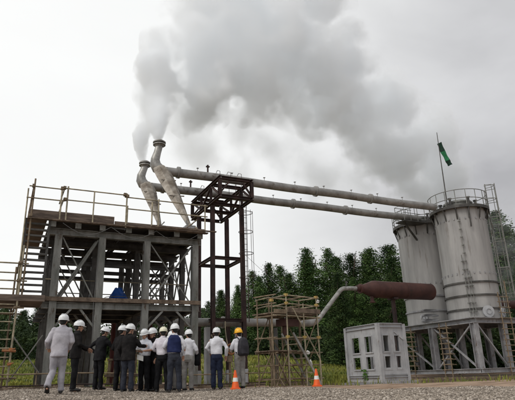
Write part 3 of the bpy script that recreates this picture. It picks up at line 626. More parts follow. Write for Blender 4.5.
# ------------------------------------------------------------------ tanks
def tank(uc, vc, r, h0, h1, lab, near):
    o = thing('steam_tank', lab, 'tank', P(uc, vc, h0), 'twin cylindrical tanks')
    c = P(uc, vc, 0)
    prof = [(0, h0), (r * 1.0, h0)]
    prof += [(r, h) for h in np.arange(h0 + .5, h1, .5)] + [(r, h1), (r * .82, h1 + .25), (r * .45, h1 + .42), (0, h1 + .45)]
    m = MB(); m.lathe(c, prof, 72); m.build('shell', M_TANK, o, True)
    for h in ([h0 + .62, h0 + 1.42, h0 + 2.2] if near else [h0 + .95, h0 + 1.9]):
        m = MB(); m.lathe(c, [(r - .01, h - .05), (r + .075, h - .05), (r + .075, h + .05), (r - .01, h + .05)], 72); m.build('stiffener_ring', M_STEELD if near else M_TFRAME, o, True)
    m = MB()
    for k in range(30):
        for h in ((h1 - .75), (h0 + 2.75)):
            t = 2 * math.pi * k / 30 + (.1 if h > 5 else 0); d = U * math.cos(t) + V * math.sin(t); q = c + Z * h + d * (r + .02)
            m.obox(q, (d, np.cross(Z, d), Z), (.025, .03, .055))
    m.split('lug', M_TFRAME, o)
    # crown ring and manholes
    for (t, h, rr) in (((R(-112)), h0 + .32, .34), (R(-72), h0 + .30, .30)) if near else ((R(-150), h0 + .4, .25),):
        d = U * math.cos(t) + V * math.sin(t); s = np.cross(Z, d)
        m = MB(); m.lathe(c + Z * (h + .1) + d * (r - .06), [(rr * .82, 0), (rr * .82, .14), (rr, .14), (rr, .22), (0, .235)], 28, (s, Z, d)); mh = m.build('manhole', M_RACK, o, True)
        m = MB(); m.ring(c + Z * (h + .1) + d * (r + .2), rr * .45, .02, 16, 5, (s, Z)); m.build('handle', M_TFRAME, mh)
    # walkway round the top
    W = r + .24; hw = h1 - .02
    m = MB(); m.lathe(c, [(r * .84, hw), (W, hw), (W, hw + .06), (r * .84, hw + .06), (r * .84, hw)], 48); m.build('walkway', M_STEELD, o)
    m = MB(); m.lathe(c, [(W, hw - .06), (W + .03, hw - .06), (W + .03, hw + .13), (W, hw + .13), (W, hw - .06)], 48); m.build('walkway_edge', M_STEELD, o)
    m = MB()
    for k in range(14):
        t = 2 * math.pi * k / 14 + .2; d = U * math.cos(t) + V * math.sin(t); m.beam(c + Z * (hw - .75) + d * (r + .0), c + Z * (hw - .06) + d * (W - .04), .06, .06); m.beam(c + Z * (hw - .08) + d * r, c + Z * (hw - .08) + d * W, .06, .08)
    m.split('walkway_bracket', M_STEELD, o, 2)
    for hh in (.55, 1.1): m = MB(); m.ring(c + Z * (hw + hh), W, .024, 48, 6); m.build('guard_rail', M_STEEL, o, True)
    m = MB()
    for k in range(18): t = 2 * math.pi * k / 18; d = U * math.cos(t) + V * math.sin(t); m.tube([c + Z * hw + d * W, c + Z * (hw + 1.1) + d * W], .022, 6)
    m.split('rail_post', M_STEEL, o)
    # pipe collar box and fittings on the roof
    m = MB(); m.lathe(c, [(0, h1 + .2), (r * .52, h1 + .2), (r * .52, h1 + .55), (r * .58, h1 + .56), (r * .58, h1 + .66), (r * .3, h1 + .82), (0, h1 + .84)], 32); m.build('roof_hatch', M_STEEL, o, True)
    for t in (R(200), R(320), R(60), R(260), R(120)):
        d = U * math.cos(t) + V * math.sin(t); m = MB(); m.tube([c + Z * (h1 + .2) + d * r * .7, c + Z * (h1 + .75) + d * r * .7], .08, 10); m.tube([c + Z * (h1 + .75) + d * r * .7, c + Z * (h1 + .8) + d * r * .7], .14, 10); m.build('roof_vent', M_STEELD, o, True)
    return o, c
H0 = 3.14
t1, c1 = tank(24.85, 4.3, 1.58, H0, 10.05, 'nearer tall grey tank with the flag pole and side ladder', True)
t2, c2 = tank(24.85, 8.0, 1.6, H0, 10.0, 'farther grey tank half hidden behind the nearer tank', False)
# ladder with cage on the near tank, right side
def ladder(root, c, r, t, h0, h1, cage0):
    d = U * math.cos(t) + V * math.sin(t); s = np.cross(Z, d); b = c + d * (r + .22)
    m = MB()
    for k in (-.22, .22): m.tube([b + s * k + Z * h0, b + s * k + Z * h1], .026, 6)
    for i in range(int((h1 - h0) / .3)): m.tube([b - s * .22 + Z * (h0 + .15 + .3 * i), b + s * .22 + Z * (h0 + .15 + .3 * i)], .014, 5)
    for h in np.arange(h0 + .6, h1 - 1, 1.3):
        for k in (-.22, .22): m.tube([b + s * k + Z * h, b + s * k - d * .24 + Z * h], .018, 5)
    m.build('ladder', M_STEEL, root)
    m = MB()
    for h in np.arange(cage0, h1, .9):
        pts = [b + s * .38 * math.cos(a) + d * .52 * math.sin(a) + Z * h for a in np.linspace(0, math.pi, 11)]; m.tube(pts, .02, 5)
    for a in np.linspace(.05, math.pi - .05, 5): m.tube([b + s * .38 * math.cos(a) + d * .52 * math.sin(a) + Z * cage0, b + s * .38 * math.cos(a) + d * .52 * math.sin(a) + Z * (h1 - .05)], .014, 5)
    m.build('ladder_cage', M_STEEL, root)
ladder(t1, c1, 1.60, R(-50), 3.3, 11.7, 4.4)
m = MB()                                   # light access frame round the ladder, base to above the rim
dd = U * math.cos(R(-50)) + V * math.sin(R(-50)); ds = np.cross(Z, dd)
for k in (-.5, .5):
    for w_ in (1.72, 2.38): m.tube([c1 + dd * w_ + ds * k + Z * 3.14, c1 + dd * w_ + ds * k * .9 + Z * (11.6 if w_ > 2 else 11.2)], .026, 6)
m.split('access_post', M_STEEL, t1)
m = MB()
for h in (4.6, 6.2, 7.8, 9.4, 10.6, 11.5):
    m.tube([c1 + dd * 1.75 + ds * .5 + Z * h, c1 + dd * 2.38 + ds * .5 + Z * h, c1 + dd * 2.38 - ds * .5 + Z * h, c1 + dd * 1.75 - ds * .5 + Z * h], .02, 5)
m.split('access_rail', M_STEEL, t1)
m = MB()                                   # slim conduits down the front
for t, hh in ((-140, 9.6), (-146, 7.0), (-135, 6.0)):
    d = U * math.cos(R(t)) + V * math.sin(R(t)); m.tube([c1 + d * 1.72 + Z * 3.3, c1 + d * 1.72 + Z * hh], .02, 6)
    for h in np.arange(3.6, hh, .5): m.obox(c1 + d * 1.69 + Z * h, (U, V, Z), (.06, .06, .03))
m.build('conduit', M_STEEL, t1)
m = MB(); d = U * math.cos(R(-118)) + V * math.sin(R(-118)); m.tube([c1 + d * 1.75 + Z * 9.95, c1 + d * 1.75 + Z * 8.9, c1 + d * 1.72 + Z * 8.7], .05, 8); m.build('downpipe', M_STEELD, t1)
# angled arm under the far walkway
m = MB(); m.beam(P(22.2, 6.6, 9.85), P(23.7, 7.1, 8.75), .1, .1); m.gbox(21.9, 23.8, 6.2, 7.1, 9.84, 9.90); m.build('side_platform', M_STEELD, t2)
m = MB()
for a in (21.95, 22.5, 23.1):
    for b in (6.22, 7.08): m.tube([P(a, b, 9.88), P(a, b, 10.95)], .022, 6)
for h in (10.4, 10.95): m.tube([P(23.4, 6.22, h), P(21.95, 6.22, h), P(21.95, 7.08, h), P(23.4, 7.08, h)], .022, 6)
m.build('side_platform_rail', M_STEEL, t2)

# flag pole with limp banner on the near tank
fp = thing('flag_pole', 'thin pole with a limp green banner on top of the nearer tank', 'flag pole', P(23.55, 3.9, 10.0))
m = MB(); m.tube([P(23.5, 3.9, 9.98), P(23.58, 3.9, 15.5)], [.045, .022], 8); m.build('pole', M_STEELD, fp, True)
def banner(h0, h1, mt, u0_, u1_):
    rings = []
    for i in range(9):
        t = i / 8; h = h0 + (h1 - h0) * t; uu = u0_ + (u1_ - u0_) * t; w = .15 + .015 * math.sin(i * .8 + h)
        rings.append([P(uu + w * math.cos(a) * (1 + .25 * math.sin(3 * a + h * 3)), 3.9 + .8 * w * math.sin(a), h + .08 * math.cos(a)) for a in np.linspace(0, 6.28, 14, endpoint=False)])
    m = MB(); m.loft(rings); return m.build('banner', mt, fp, True)
banner(14.75, 14.15, M_SOCKD, 23.68, 23.85); banner(14.15, 13.55, M_SOCKG, 23.85, 24.15); banner(13.55, 13.25, M_SOCKD, 24.15, 24.33)

# support frame of the tanks
fr = thing('support_frame', 'pale grey steel support frame carrying the twin tanks', 'steel frame', P(24.5, 5.6, 0))
A0, A1, B0, B1 = 22.35, 27.0, 2.25, 9.3
zt = -.12
for b in (B0, 5.5, B1):
    for a in (A0, 24.6, A1):
        m = MB(); m.hbeam(P(a, b, zt + .3), P(a, b, 2.82), .34, .34, .03, side=U); m.build('column', M_TFRAME, fr)
for a in (A0, A1):
    m = MB(); m.hbeam(P(a, B0 - .2, 2.96), P(a, B1 + .2, 2.96), .3, .26, .03); m.build('top_beam', M_TFRAME, fr)
for b in (B0, 5.5, B1):
    m = MB(); m.hbeam(P(A0 + .18, b, 2.96), P(A1 - .18, b, 2.96), .3, .25, .03); m.build('top_beam', M_TFRAME, fr)
m = MB(); m.gbox(A0 - .25, A1 + .6, B0 - .25, B1 + .3, 3.095, 3.14); m.build('floor_plate', M_TFRAME, fr)
for (p, q) in (((A0 - .22, B0 - .26, zt + .42), (A1 + 3, B0 - .26, zt + .42)), ((A0 - .26, B0 - .22, zt + .42), (A0 - .26, B1 + .2, zt + .42))):
    m = MB(); m.hbeam(P(*p), P(*q), .22, .24, .03); m.build('base_rail', M_TFRAME, fr)
m = MB(); m.gbox(A0 - .6, A1 + 3, B0 - .7, B1 + .6, zt - .1, zt + .12); m.build('concrete_base', M_WOODL, fr)
for (b0, b1) in ((B0 + .2, 5.35), (5.65, B1 - .2)):
    m = MB(); m.beam(P(A0, b0, .5), P(A0, b1, 2.8), .10, .08); m.build('diagonal_brace', M_TFRAME, fr)
m = MB(); m.beam(P(A0 + .05, 5.35, .5), P(A0 + .05, B0 + .2, 2.8), .10, .08); m.build('diagonal_brace', M_TFRAME, fr)
for (b, a0, a1) in ((B0, A0 + .2, 24.45), (5.5, A0 + .2, 24.45), (B1, A0 + .2, 24.45), (5.5, 24.75, A1 - .2), (B1, 24.75, A1 - .2)):
    m = MB(); m.beam(P(a0, b, 2.8), P(a1, b, .5), .10, .08); m.build('diagonal_brace', M_TFRAME, fr)
# extension of the frame to the right edge
m = MB(); m.hbeam(P(A1 + .2, B0, 2.96), P(32, B0, 2.96), .3, .25, .03); m.build('top_beam', M_TFRAME, fr)
for a in (29.2, 31.5): m = MB(); m.hbeam(P(a, B0, zt), P(a, B0, 2.82), .34, .34, .03, side=U); m.build('column', M_TFRAME, fr)
# ladder-like rusty pipe racks inside the frame: stacks of short pipes
def rackstack(a, b, lab):
    o = thing('scaffold_ladder', lab, 'ladder', P(a, b, 0))
    m = MB()
    for k in (-.28, .28): m.tube([P(a, b + k, zt + .1), P(a, b + k, 3.0)], .035, 7)
    m.build('upright', M_TUBER, o)
    for i in range(9):
        m = MB(); m.tube([P(a, b - .42, .4 + .29 * i), P(a, b + .42, .4 + .29 * i)], .03, 6); m.tube([P(a + .3, b - .35, .38 + .29 * i), P(a + .3, b + .35, .38 + .29 * i)], .03, 6); m.build('rung', M_TUBER, o)
rackstack(22.0, 4.25, 'rusty tube ladder between the two left columns of the tank frame')
rackstack(22.0, 7.3, 'rusty tube ladder beside the pale rack at the tank frame end')
o = thing('scaffold_ladder', 'rusty tube ladder tower at the near right face of the tank frame', 'ladder', P(25.0, 2.0, 0))
for k in (-.35, .35):
    m = MB(); m.tube([P(24.6 + k, 1.9, zt + .1), P(24.6 + k, 1.9, 4.9 + k)], .035, 7); m.build('upright', M_TUBER, o)
for i in range(14): m = MB(); m.tube([P(24.1, 1.9, .4 + .3 * i), P(25.1, 1.9, .4 + .3 * i)], .028, 6); m.build('rung', M_TUBER, o)
# railing and clutter on the frame floor right
m = MB()
for a in (26.2, 27.0, 27.6): m.tube([P(a, 2.1, 3.15), P(a, 2.1, 4.4)], .03, 6)
for h in (3.6, 4.0, 4.4): m.tube([P(25.9, 2.1, h), P(31, 2.1, h)], .028, 6)
m.build('guard_rail', M_TUBER, fr)
m = MB()
for h in (3.35, 3.65, 3.95): m.tube([P(22.4, 6.3, h), P(23.4, 5.9, h)], .05, 7); m.gbox(22.5, 23.4, 6.0, 6.4, h + .07, h + .1)
m.build('cable_tray', M_TFRAME, fr)
m = MB(); m.tube([P(27.2, 5.2, 3.14), P(27.2, 5.2, 4.1), P(27.6, 5.2, 4.4), P(31, 5.2, 4.4)], .28, 14)
tag(m.build('red_pipe', M_VES, None, True, P(27.2, 5.2, 3.14)), 'dark red elbow pipe low beside the nearer tank at the right edge', 'pipe')

# ------------------------------------------------------------------ pale steel rack
rk = thing('steel_rack', 'pale grey panelled steel rack with eight openings beside the tank frame', 'rack', P(16.3, 3.6, 0))
ra, rb = 15.7, 2.3; rl, rw = 1.62, 2.75; z0 = -.08; Hh = 2.66
def panel(org, d, L, nrm_, cols, name='panel'):
    # openings: cols list of (x0,x1) x rows
    rows = [(.56, 1.14), (1.38, 2.14)]
    xs_ = sorted({0., L, *[c for cc in cols for c in cc]}); zs = [z0 + .02, .56, 1.14, 1.38, 2.14, Hh - .12]
    m = MB()
    for i in range(len(xs_) - 1):
        for j in range(len(zs) - 1):
            if any(abs(xs_[i] - c[0]) < 1e-6 for c in cols) and j in (1, 3): continue
            c = org + d * (xs_[i] + xs_[i + 1]) / 2 + Z * (zs[j] + zs[j + 1]) / 2
            m.obox(c, (d, nrm_, Z), ((xs_[i + 1] - xs_[i]) / 2, .03, (zs[j + 1] - zs[j]) / 2))
    # opening frames standing proud
    for cc in cols:
        for (za, zb) in rows:
            for (x_a, x_b, z_a, z_b) in ((cc[0] - .03, cc[0], za - .03, zb + .03), (cc[1], cc[1] + .03, za - .03, zb + .03), (cc[0], cc[1], zb, zb + .03), (cc[0] - .06, cc[1] + .06, za - .07, za)):
                m.obox(org + d * (x_a + x_b) / 2 + Z * (z_a + z_b) / 2 - nrm_ * .045, (d, nrm_, Z), ((x_b - x_a) / 2, .03, (z_b - z_a) / 2))
    return m.build(name, M_RACK, rk)
panel(P(ra, rb + .08, 0), V, rw - .12, U, [(.42, .98), (1.48, 2.08)])
m = MB(); m.gbox(ra + .03, ra + rl - .03, rb + .03, rb + rw - .03, Hh + .085, Hh + .11); m.build('added_shade_roof', M_RACK, rk)  # added plate over the rack, blocks sky light so the openings go dark
panel(P(ra + .08, rb, 0), U, rl - .1, V, [(.16, .50), (.86, 1.16)])
panel(P(ra + rl, rb + .08, 0), V, rw - .12, U, [(.42, .88), (1.45, 1.95)])
for a, b in ((ra, rb), (ra + rl, rb), (ra, rb + rw), (ra + rl, rb + rw)):
    m = MB(); m.gbox(a - .09, a + .09, b - .09, b + .09, z0 - .1, Hh + .06); m.build('corner_post', M_RACK, rk)
for (p, q) in (((ra, rb + .1, 0), (ra, rb + rw - .1, 0)), ((ra + .1, rb, 0), (ra + rl - .1, rb, 0)), ((ra + rl, rb + .1, 0), (ra + rl, rb + rw - .1, 0)), ((ra + .1, rb + rw, 0), (ra + rl - .1, rb + rw, 0))):
    for h, k in ((Hh - .02, .2), (z0 + .28, .12)):
        m = MB(); m.hbeam(P(*p) + Z * h, P(*q) + Z * h, .2, k, .02); m.build('beam', M_RACK, rk)
m = MB(); m.gbox(ra + .1, ra + rl - .1, rb + .1, rb + rw - .1, 1.25, 1.3); m.build('shelf', M_STEELD, rk)
m = MB(); m.gbox(ra + .09, ra + rl - .09, rb - .06, rb - .035, z0 + .36, z0 + .68); m.build('kick_plate', M_RACK, rk)
m = MB(); m.beam(P(ra + 1.0, rb - .05, 2.35), P(ra + rl - .1, rb - .05, 1.95), .05, .09); m.build('gusset', M_RACK, rk)
# plant growing through it
n = 60; c = np.array([P(ra - .18 + .2 * rng.random(), rb + 1.05 + .35 * rng.random(), z0 + .5 * rng.random() ** .6 + .12) for _ in range(n)]); m = MB()
for p in c:
    d = nrm(rng.normal(0, 1, 3)); e = nrm(np.cross(d, rng.normal(0, 1, 3))); m.add([p - d * .09, p + e * .04, p + d * .1, p - e * .04], [(0, 1, 2, 3)])
o = m.build('weed_leaves', mat('weed', (.06, .16, .02), (.12, .26, .04), .7, 0, 8), None, False, P(ra - .1, rb + 1.2, z0), fixn=False); tag(o, 'small green weed growing at the foot of the pale rack', 'weed')

# dirt bank edge timbers at right
m = MB(); m.beam([6.6, 23.3, -.02], [14.5, 26.8, -.05], .25, .12); tag(m.build('timber_beam', M_WOODL, None, False, (10, 25, -.02)), 'long weathered timber lying on the dirt in front of the tanks', 'timber')
m = MB(); m.beam([3.0, 21.2, 0.0], [6.3, 22.6, 0.0], .2, .1); tag(m.build('timber_beam', M_TFRAME, None, False, (4.5, 22, 0)), 'grey beam lying on the dirt in front of the pale rack', 'beam')

# ------------------------------------------------------------------ scaffold with stairs (centre right)
d1 = np.array([math.sin(R(52)), math.cos(R(52)), 0]); d2 = np.array([-math.cos(R(42)), math.sin(R(42)), 0])
S0 = np.array([.85, 17.75, 0.])      # near corner
def S(a, b, h): return S0 + d1 * (a * .80 if a > 0 else a * .62) + d2 * b * .82 + Z * h
sc = thing('scaffold', 'timber decked tube scaffold with a steep stair near the traffic cone', 'scaffold', S(.9, .6, 0))
pa = [0, .95, 1.75]; pb = [0, .95]
for i, a in enumerate(pa):
    for b in pb:
        q = S(a, b, 0); z_ = float(zg(q[0], q[1])); m = MB(); m.tube([S(a, b, z_ - .02), S(a, b, 3.0 if not (a == .95) else 2.75)], .026, 7); m.build('post', M_TUBE if b == 0 else M_TUBER, sc)
for a in (-.9,):
    for b in (.1, .9): m = MB(); m.tube([S(a, b, .05), S(a, b, 2.85)], .024, 7); m.build('post', M_TUBER, sc)
for h, w_ in ((3.0, .024), (2.72, .022), (2.32, .026), (1.62, .022), (1.15, .02), (.75, .02), (.32, .02)):
    for b in pb:
        m = MB(); m.tube([S(-.9 if h > 1.8 or b > 0 else -.1, b + .03, h - (.14 if h > 2.5 else 0)), S(0, b + .03, h), S(1.9, b + .03, h - .03)], w_, 6); m.build('ledger', M_TUBE if h > 1.5 else M_TUBER, sc)
    for a in (-.9, 0, .95, 1.75):
        m = MB(); m.tube([S(a + .03, -.12, h - .03), S(a + .03, 1.1, h - .03)], w_, 6); m.build('transom', M_TUBER if a != 1.75 else M_TUBE, sc)
m = MB(); m.obox(S(.95, -.04, 2.50), (d1, d2, Z), (.76, .02, .08)); m.build('toe_board', M_WOODL, sc)
m = MB(); m.obox(S(-.45, .0, 2.44), (d1, d2, Z), (.26, .02, .07)); m.build('toe_board', M_TUBER, sc)
m = MB()
for k in range(4): m.obox(S(.55, .14 + .30 * k, 2.39), (d1, d2, Z), (1.0, .115, .02))
m.build('plank', M_WOODL, sc)
m = MB()
for k in range(3): m.obox(S(-.2, .14 + .36 * k, 1.18), (d1, d2, Z), (.5, .13, .018))
m.build('plank', M_WOODL, sc)
m = MB()
for (p, q) in (((-.9, 1.0, 1.2), (0, 1.0, 2.3)), ((0, 1.0, 1.7), (1.75, 1.0, .3)), ((.95, 1.0, 2.3), (1.75, 1.0, 1.2)), ((-.9, .1, 1.2), (-.9, .9, .2)), ((1.75, 0, 1.6), (1.75, .95, .4)), ((.2, .5, .1), (.2, .5, 2.3)), ((.6, .9, .1), (.7, .9, 2.3)), ((-.5, .5, .1), (-.45, .5, 2.3)), ((1.3, .6, .1), (1.3, .6, 2.3))): m.tube([S(*p), S(*q)], .018, 6)
m.split('diagonal_brace', M_TUBER, sc)
m = MB()
for k in range(9): m.tube([S(-.9 + .12 * k, .25, .15), S(-.9 + .12 * k + .03, .25, .95 + .2 * math.sin(k * 2.3))], .014, 5)
m.split('spare_tube', M_TUBER, sc)
# stair: two stringers and treads from (0,.. 1.7) down to (1.7, 0)
st0, st1 = S(.15, -.15, 1.75), S(1.45, -.25, .08)
for k in (0, .5):
    m = MB(); m.beam(st0 + d2 * k, st1 + d2 * k, .03, .07); m.build('stair_stringer', M_NOZ, sc)
m = MB(); m.tube([st0 + Z * .8 - d2 * .03, st1 + Z * .8 - d2 * .03], .02, 6); m.tube([st1 - d2 * .03, st1 + Z * .8 - d2 * .03], .02, 6); m.build('stair_rail', M_TUBE, sc)
for i in range(7):
    t = (i + .6) / 7.4; c = st0 + (st1 - st0) * t + d2 * .25; m = MB(); m.obox(c, (nrm(np.array([d1[0], d1[1], 0])), d2, Z), (.11, .23, .015)); m.build('stair_tread', M_TUBE, sc)
for (p, q) in (((-.9, .0, .1), (0, .0, 1.1)), ((0, .0, .1), (-.9, .0, 1.1)), ((0, 1.0, .1), (.95, 1.0, 1.6)), ((.95, 1.0, .1), (0, 1.0, 1.6)), ((.95, .0, 1.2), (1.75, .0, 2.3)), ((-.5, -.1, .1), (-.5, .9, 1.1)), ((.4, 0.02, .1), (-.3, .02, 1.1))):
    m = MB(); m.tube([S(*p), S(*q)], .018, 6); m.build('diagonal_brace', M_TUBER, sc)
m = MB()
for (a, b, h) in ((0, 0, 3.0), (0, 0, 2.72), (1.75, 0, 3.0), (1.75, 0, 2.72), (.95, 0, 1.62), (0, 0, 1.62), (1.75, 0, 1.62), (-.9, .1, 2.8)): m.obox(S(a, b, h), (d1, d2, Z), (.045, .05, .045))
m.split('clamp', mat('clamp_yellow', (.45, .33, .10), (.35, .22, .08), .6, .2, 9), sc)
m = MB()
for (a, b, h, sx, sz) in ((.95, -.1, 1.12, .10, .07), (1.05, -.12, .78, .07, .12), (1.75, -.08, 2.85, .05, .06)):
    m.loft([[S(a + sx * k * math.cos(t) * (1 + .3 * math.sin(3 * t)), b + .03 * math.sin(t * 2), h + sz * k * math.sin(t)) + d2 * z_ for t in np.linspace(0, 6.28, 12, endpoint=False)] for k, z_ in ((.3, -.05), (.9, -.03), (1, 0), (.5, .03))])
o = m.build('plastic_sheet', M_NET, None, True, S(1.2, -.1, 1)); tag(o, 'torn white plastic sheet pieces tied to the stair scaffold', 'plastic sheet')
m = MB(); m.obox(S(.55, .5, 2.12), (d1, d2, Z), (.32, .2, .12)); m.tube([S(.4, .5, 2.0), S(.4, .5, 1.7)], .09, 10)
tag(m.build('red_motor_box', M_VES, None, False, S(.55, .5, 2.0)), 'dull red box hanging under the deck of the stair scaffold', 'box')

# stay wire from the gantry to the scaffold
m = MB(); m.tube([P(9.3, 4.2, 6.3), P(10.2, 2.0, 4.2), S(0.1, .9, 3.0)], .008, 4); tag(m.build('stay_wire', M_ROPE, None, False, P(9.3, 4.2, 6.3)), 'thin slack wire from the gantry down to the scaffold', 'wire')
# hoses hanging by the gantry foot
for k, (a, b, c_) in enumerate(((7.2, 3.2, 2.2), (7.45, 3.0, 1.6), (8.2, 3.3, 2.8))):
    pts = [P(a + .25 * math.sin(t * 3 + k), b + .2 * t, .05 + c_ * t) for t in np.linspace(0, 1, 9)]
    m = MB(); m.tube(pts, .03, 6); tag(m.build('hose', M_TUBE, None, True, P(a, b, .05)), ['pale hose hanging left of the gantry feet', 'short pale hose coiled up by the gantry feet', 'long pale hose between the gantry feet'][k], 'hose', 'hoses by the gantry')
# spare rusty pipes and gear in the brown patch behind the people
o = thing('pipe_stack', 'rusty brown valve and short pipes standing behind the group', 'pipes', P(2.9, .8, .1))
for k in range(6):
    a = 2.3 + .23 * k; m = MB(); m.tube([P(a, .8 + .1 * (k % 2), gz(a, .8)), P(a + .05, .8, gz(a, .8) + .9 + .25 * math.sin(k * 2.1))], .06, 10); m.tube([P(a + .05, .8, gz(a, .8) + .9 + .25 * math.sin(k * 2.1) - .02), P(a + .05, .8, gz(a, .8) + .95 + .25 * math.sin(k * 2.1))], .1, 10); m.build('pipe_length', M_TUBER, o, True)
m = MB(); m.gbox(2.2, 3.7, .7, 1.0, gz(3, .8) + .35, gz(3, .8) + .45); m.build('tie_bar', M_WOODL, o)

# ------------------------------------------------------------------ traffic cones
def cone(x, y, lab, s=.74):
    z = float(zg(x, y)) + .02; c = np.array([x, y, z]); o = thing('traffic_cone', lab, 'traffic cone', c, 'orange traffic cones'); ax = (np.array([1., 0, 0]), np.array([0, 1., 0]), Z)
    m = MB(); m.obox(c + Z * .02, ax, (.19 * s, .19 * s, .02)); m.build('base', M_CONE, o)
    m = MB(); m.lathe(c, [(.16 * s, .04), (.15 * s, .06 * s), (.105 * s, .28 * s)], 24, ax); m.lathe(c, [(.088 * s, .42 * s), (.035 * s, .68 * s), (.03 * s, .70 * s), (.02 * s, .70 * s), (.02 * s, .66 * s)], 24, ax); m.build('body', M_CONE, o, True)
    m = MB(); m.lathe(c, [(.107 * s, .278 * s), (.089 * s, .422 * s)], 24, ax); m.build('reflective_band', M_WHITE, o, True)
cone(-.80, 15.65, 'orange traffic cone at the feet of the yellow helmeted person')
cone(1.64, 17.0, 'orange traffic cone standing by the stair scaffold')

# ------------------------------------------------------------------ people
X3, Y3 = np.array([1., 0, 0]), np.array([0, 1., 0])
def remesh(mb, vox, name, m, parent, xf, fold=0., fscale=1., smooth_it=4, seed=0):
    me = bpy.data.meshes.new('tmp'); me.from_pydata(np.concatenate(mb.v).tolist(), [], mb.f)
    bm = bmesh.new(); bm.from_mesh(me); bmesh.ops.recalc_face_normals(bm, faces=bm.faces); bm.to_mesh(me); bm.free()
    o = bpy.data.objects.new('tmp', me); COL.objects.link(o)
    r = o.modifiers.new('r', 'REMESH'); r.mode = 'VOXEL'; r.voxel_size = vox
    s = o.modifiers.new('s', 'SMOOTH'); s.iterations = smooth_it; s.factor = .5
    dg = bpy.context.evaluated_depsgraph_get(); dg.update(); res = bpy.data.meshes.new_from_object(o.evaluated_get(dg))
    bpy.data.objects.remove(o); bpy.data.meshes.remove(me)
    n = len(res.vertices); co = np.zeros(n * 3); res.vertices.foreach_get('co', co); co = co.reshape(-1, 3)
    if fold:
        no = np.zeros(n * 3); res.vertices.foreach_get('normal', no); no = no.reshape(-1, 3); g = np.random.default_rng(seed)
        w = np.zeros(n); k0 = g.random(3) * 6
        wx = co + .035 * np.sin(co[:, [1, 2, 0]] * 13 + k0)
        for j in range(7):
            d = g.normal(0, 1, 3) * np.array([.7, .7, 1.1]); d /= np.linalg.norm(d); fr_ = (14 + 30 * g.random()) * fscale
            w += np.sin(wx @ d * fr_ + g.random() * 6.3) * (22 / fr_)
        w = np.sign(w) * np.abs(w) ** .8; co = co + no * (w * fold / 2.2)[:, None]
    co = co @ xf[0].T + xf[1]; res.vertices.foreach_set('co', co.ravel()); res.update()
    res.name = name; res.materials.clear(); res.materials.append(m); shade(res, 180)
    ob = bpy.data.objects.new(name, res); COL.objects.link(ob); ob.parent = parent; return ob
def ell(c, rx_, ry_, rz_, n=16, k=9, ax=None):
    c = np.asarray(c, float); ax = ax or (X3, Y3, Z); rings = []
    for i in range(k):
        ph = -math.pi / 2 + math.pi * (i + .5) / k
        rings.append([c + ax[0] * rx_ * math.cos(ph) * math.cos(t) + ax[1] * ry_ * math.cos(ph) * math.sin(t) + ax[2] * rz_ * math.sin(ph) for t in np.linspace(0, 2 * math.pi, n, endpoint=False)])
    return rings
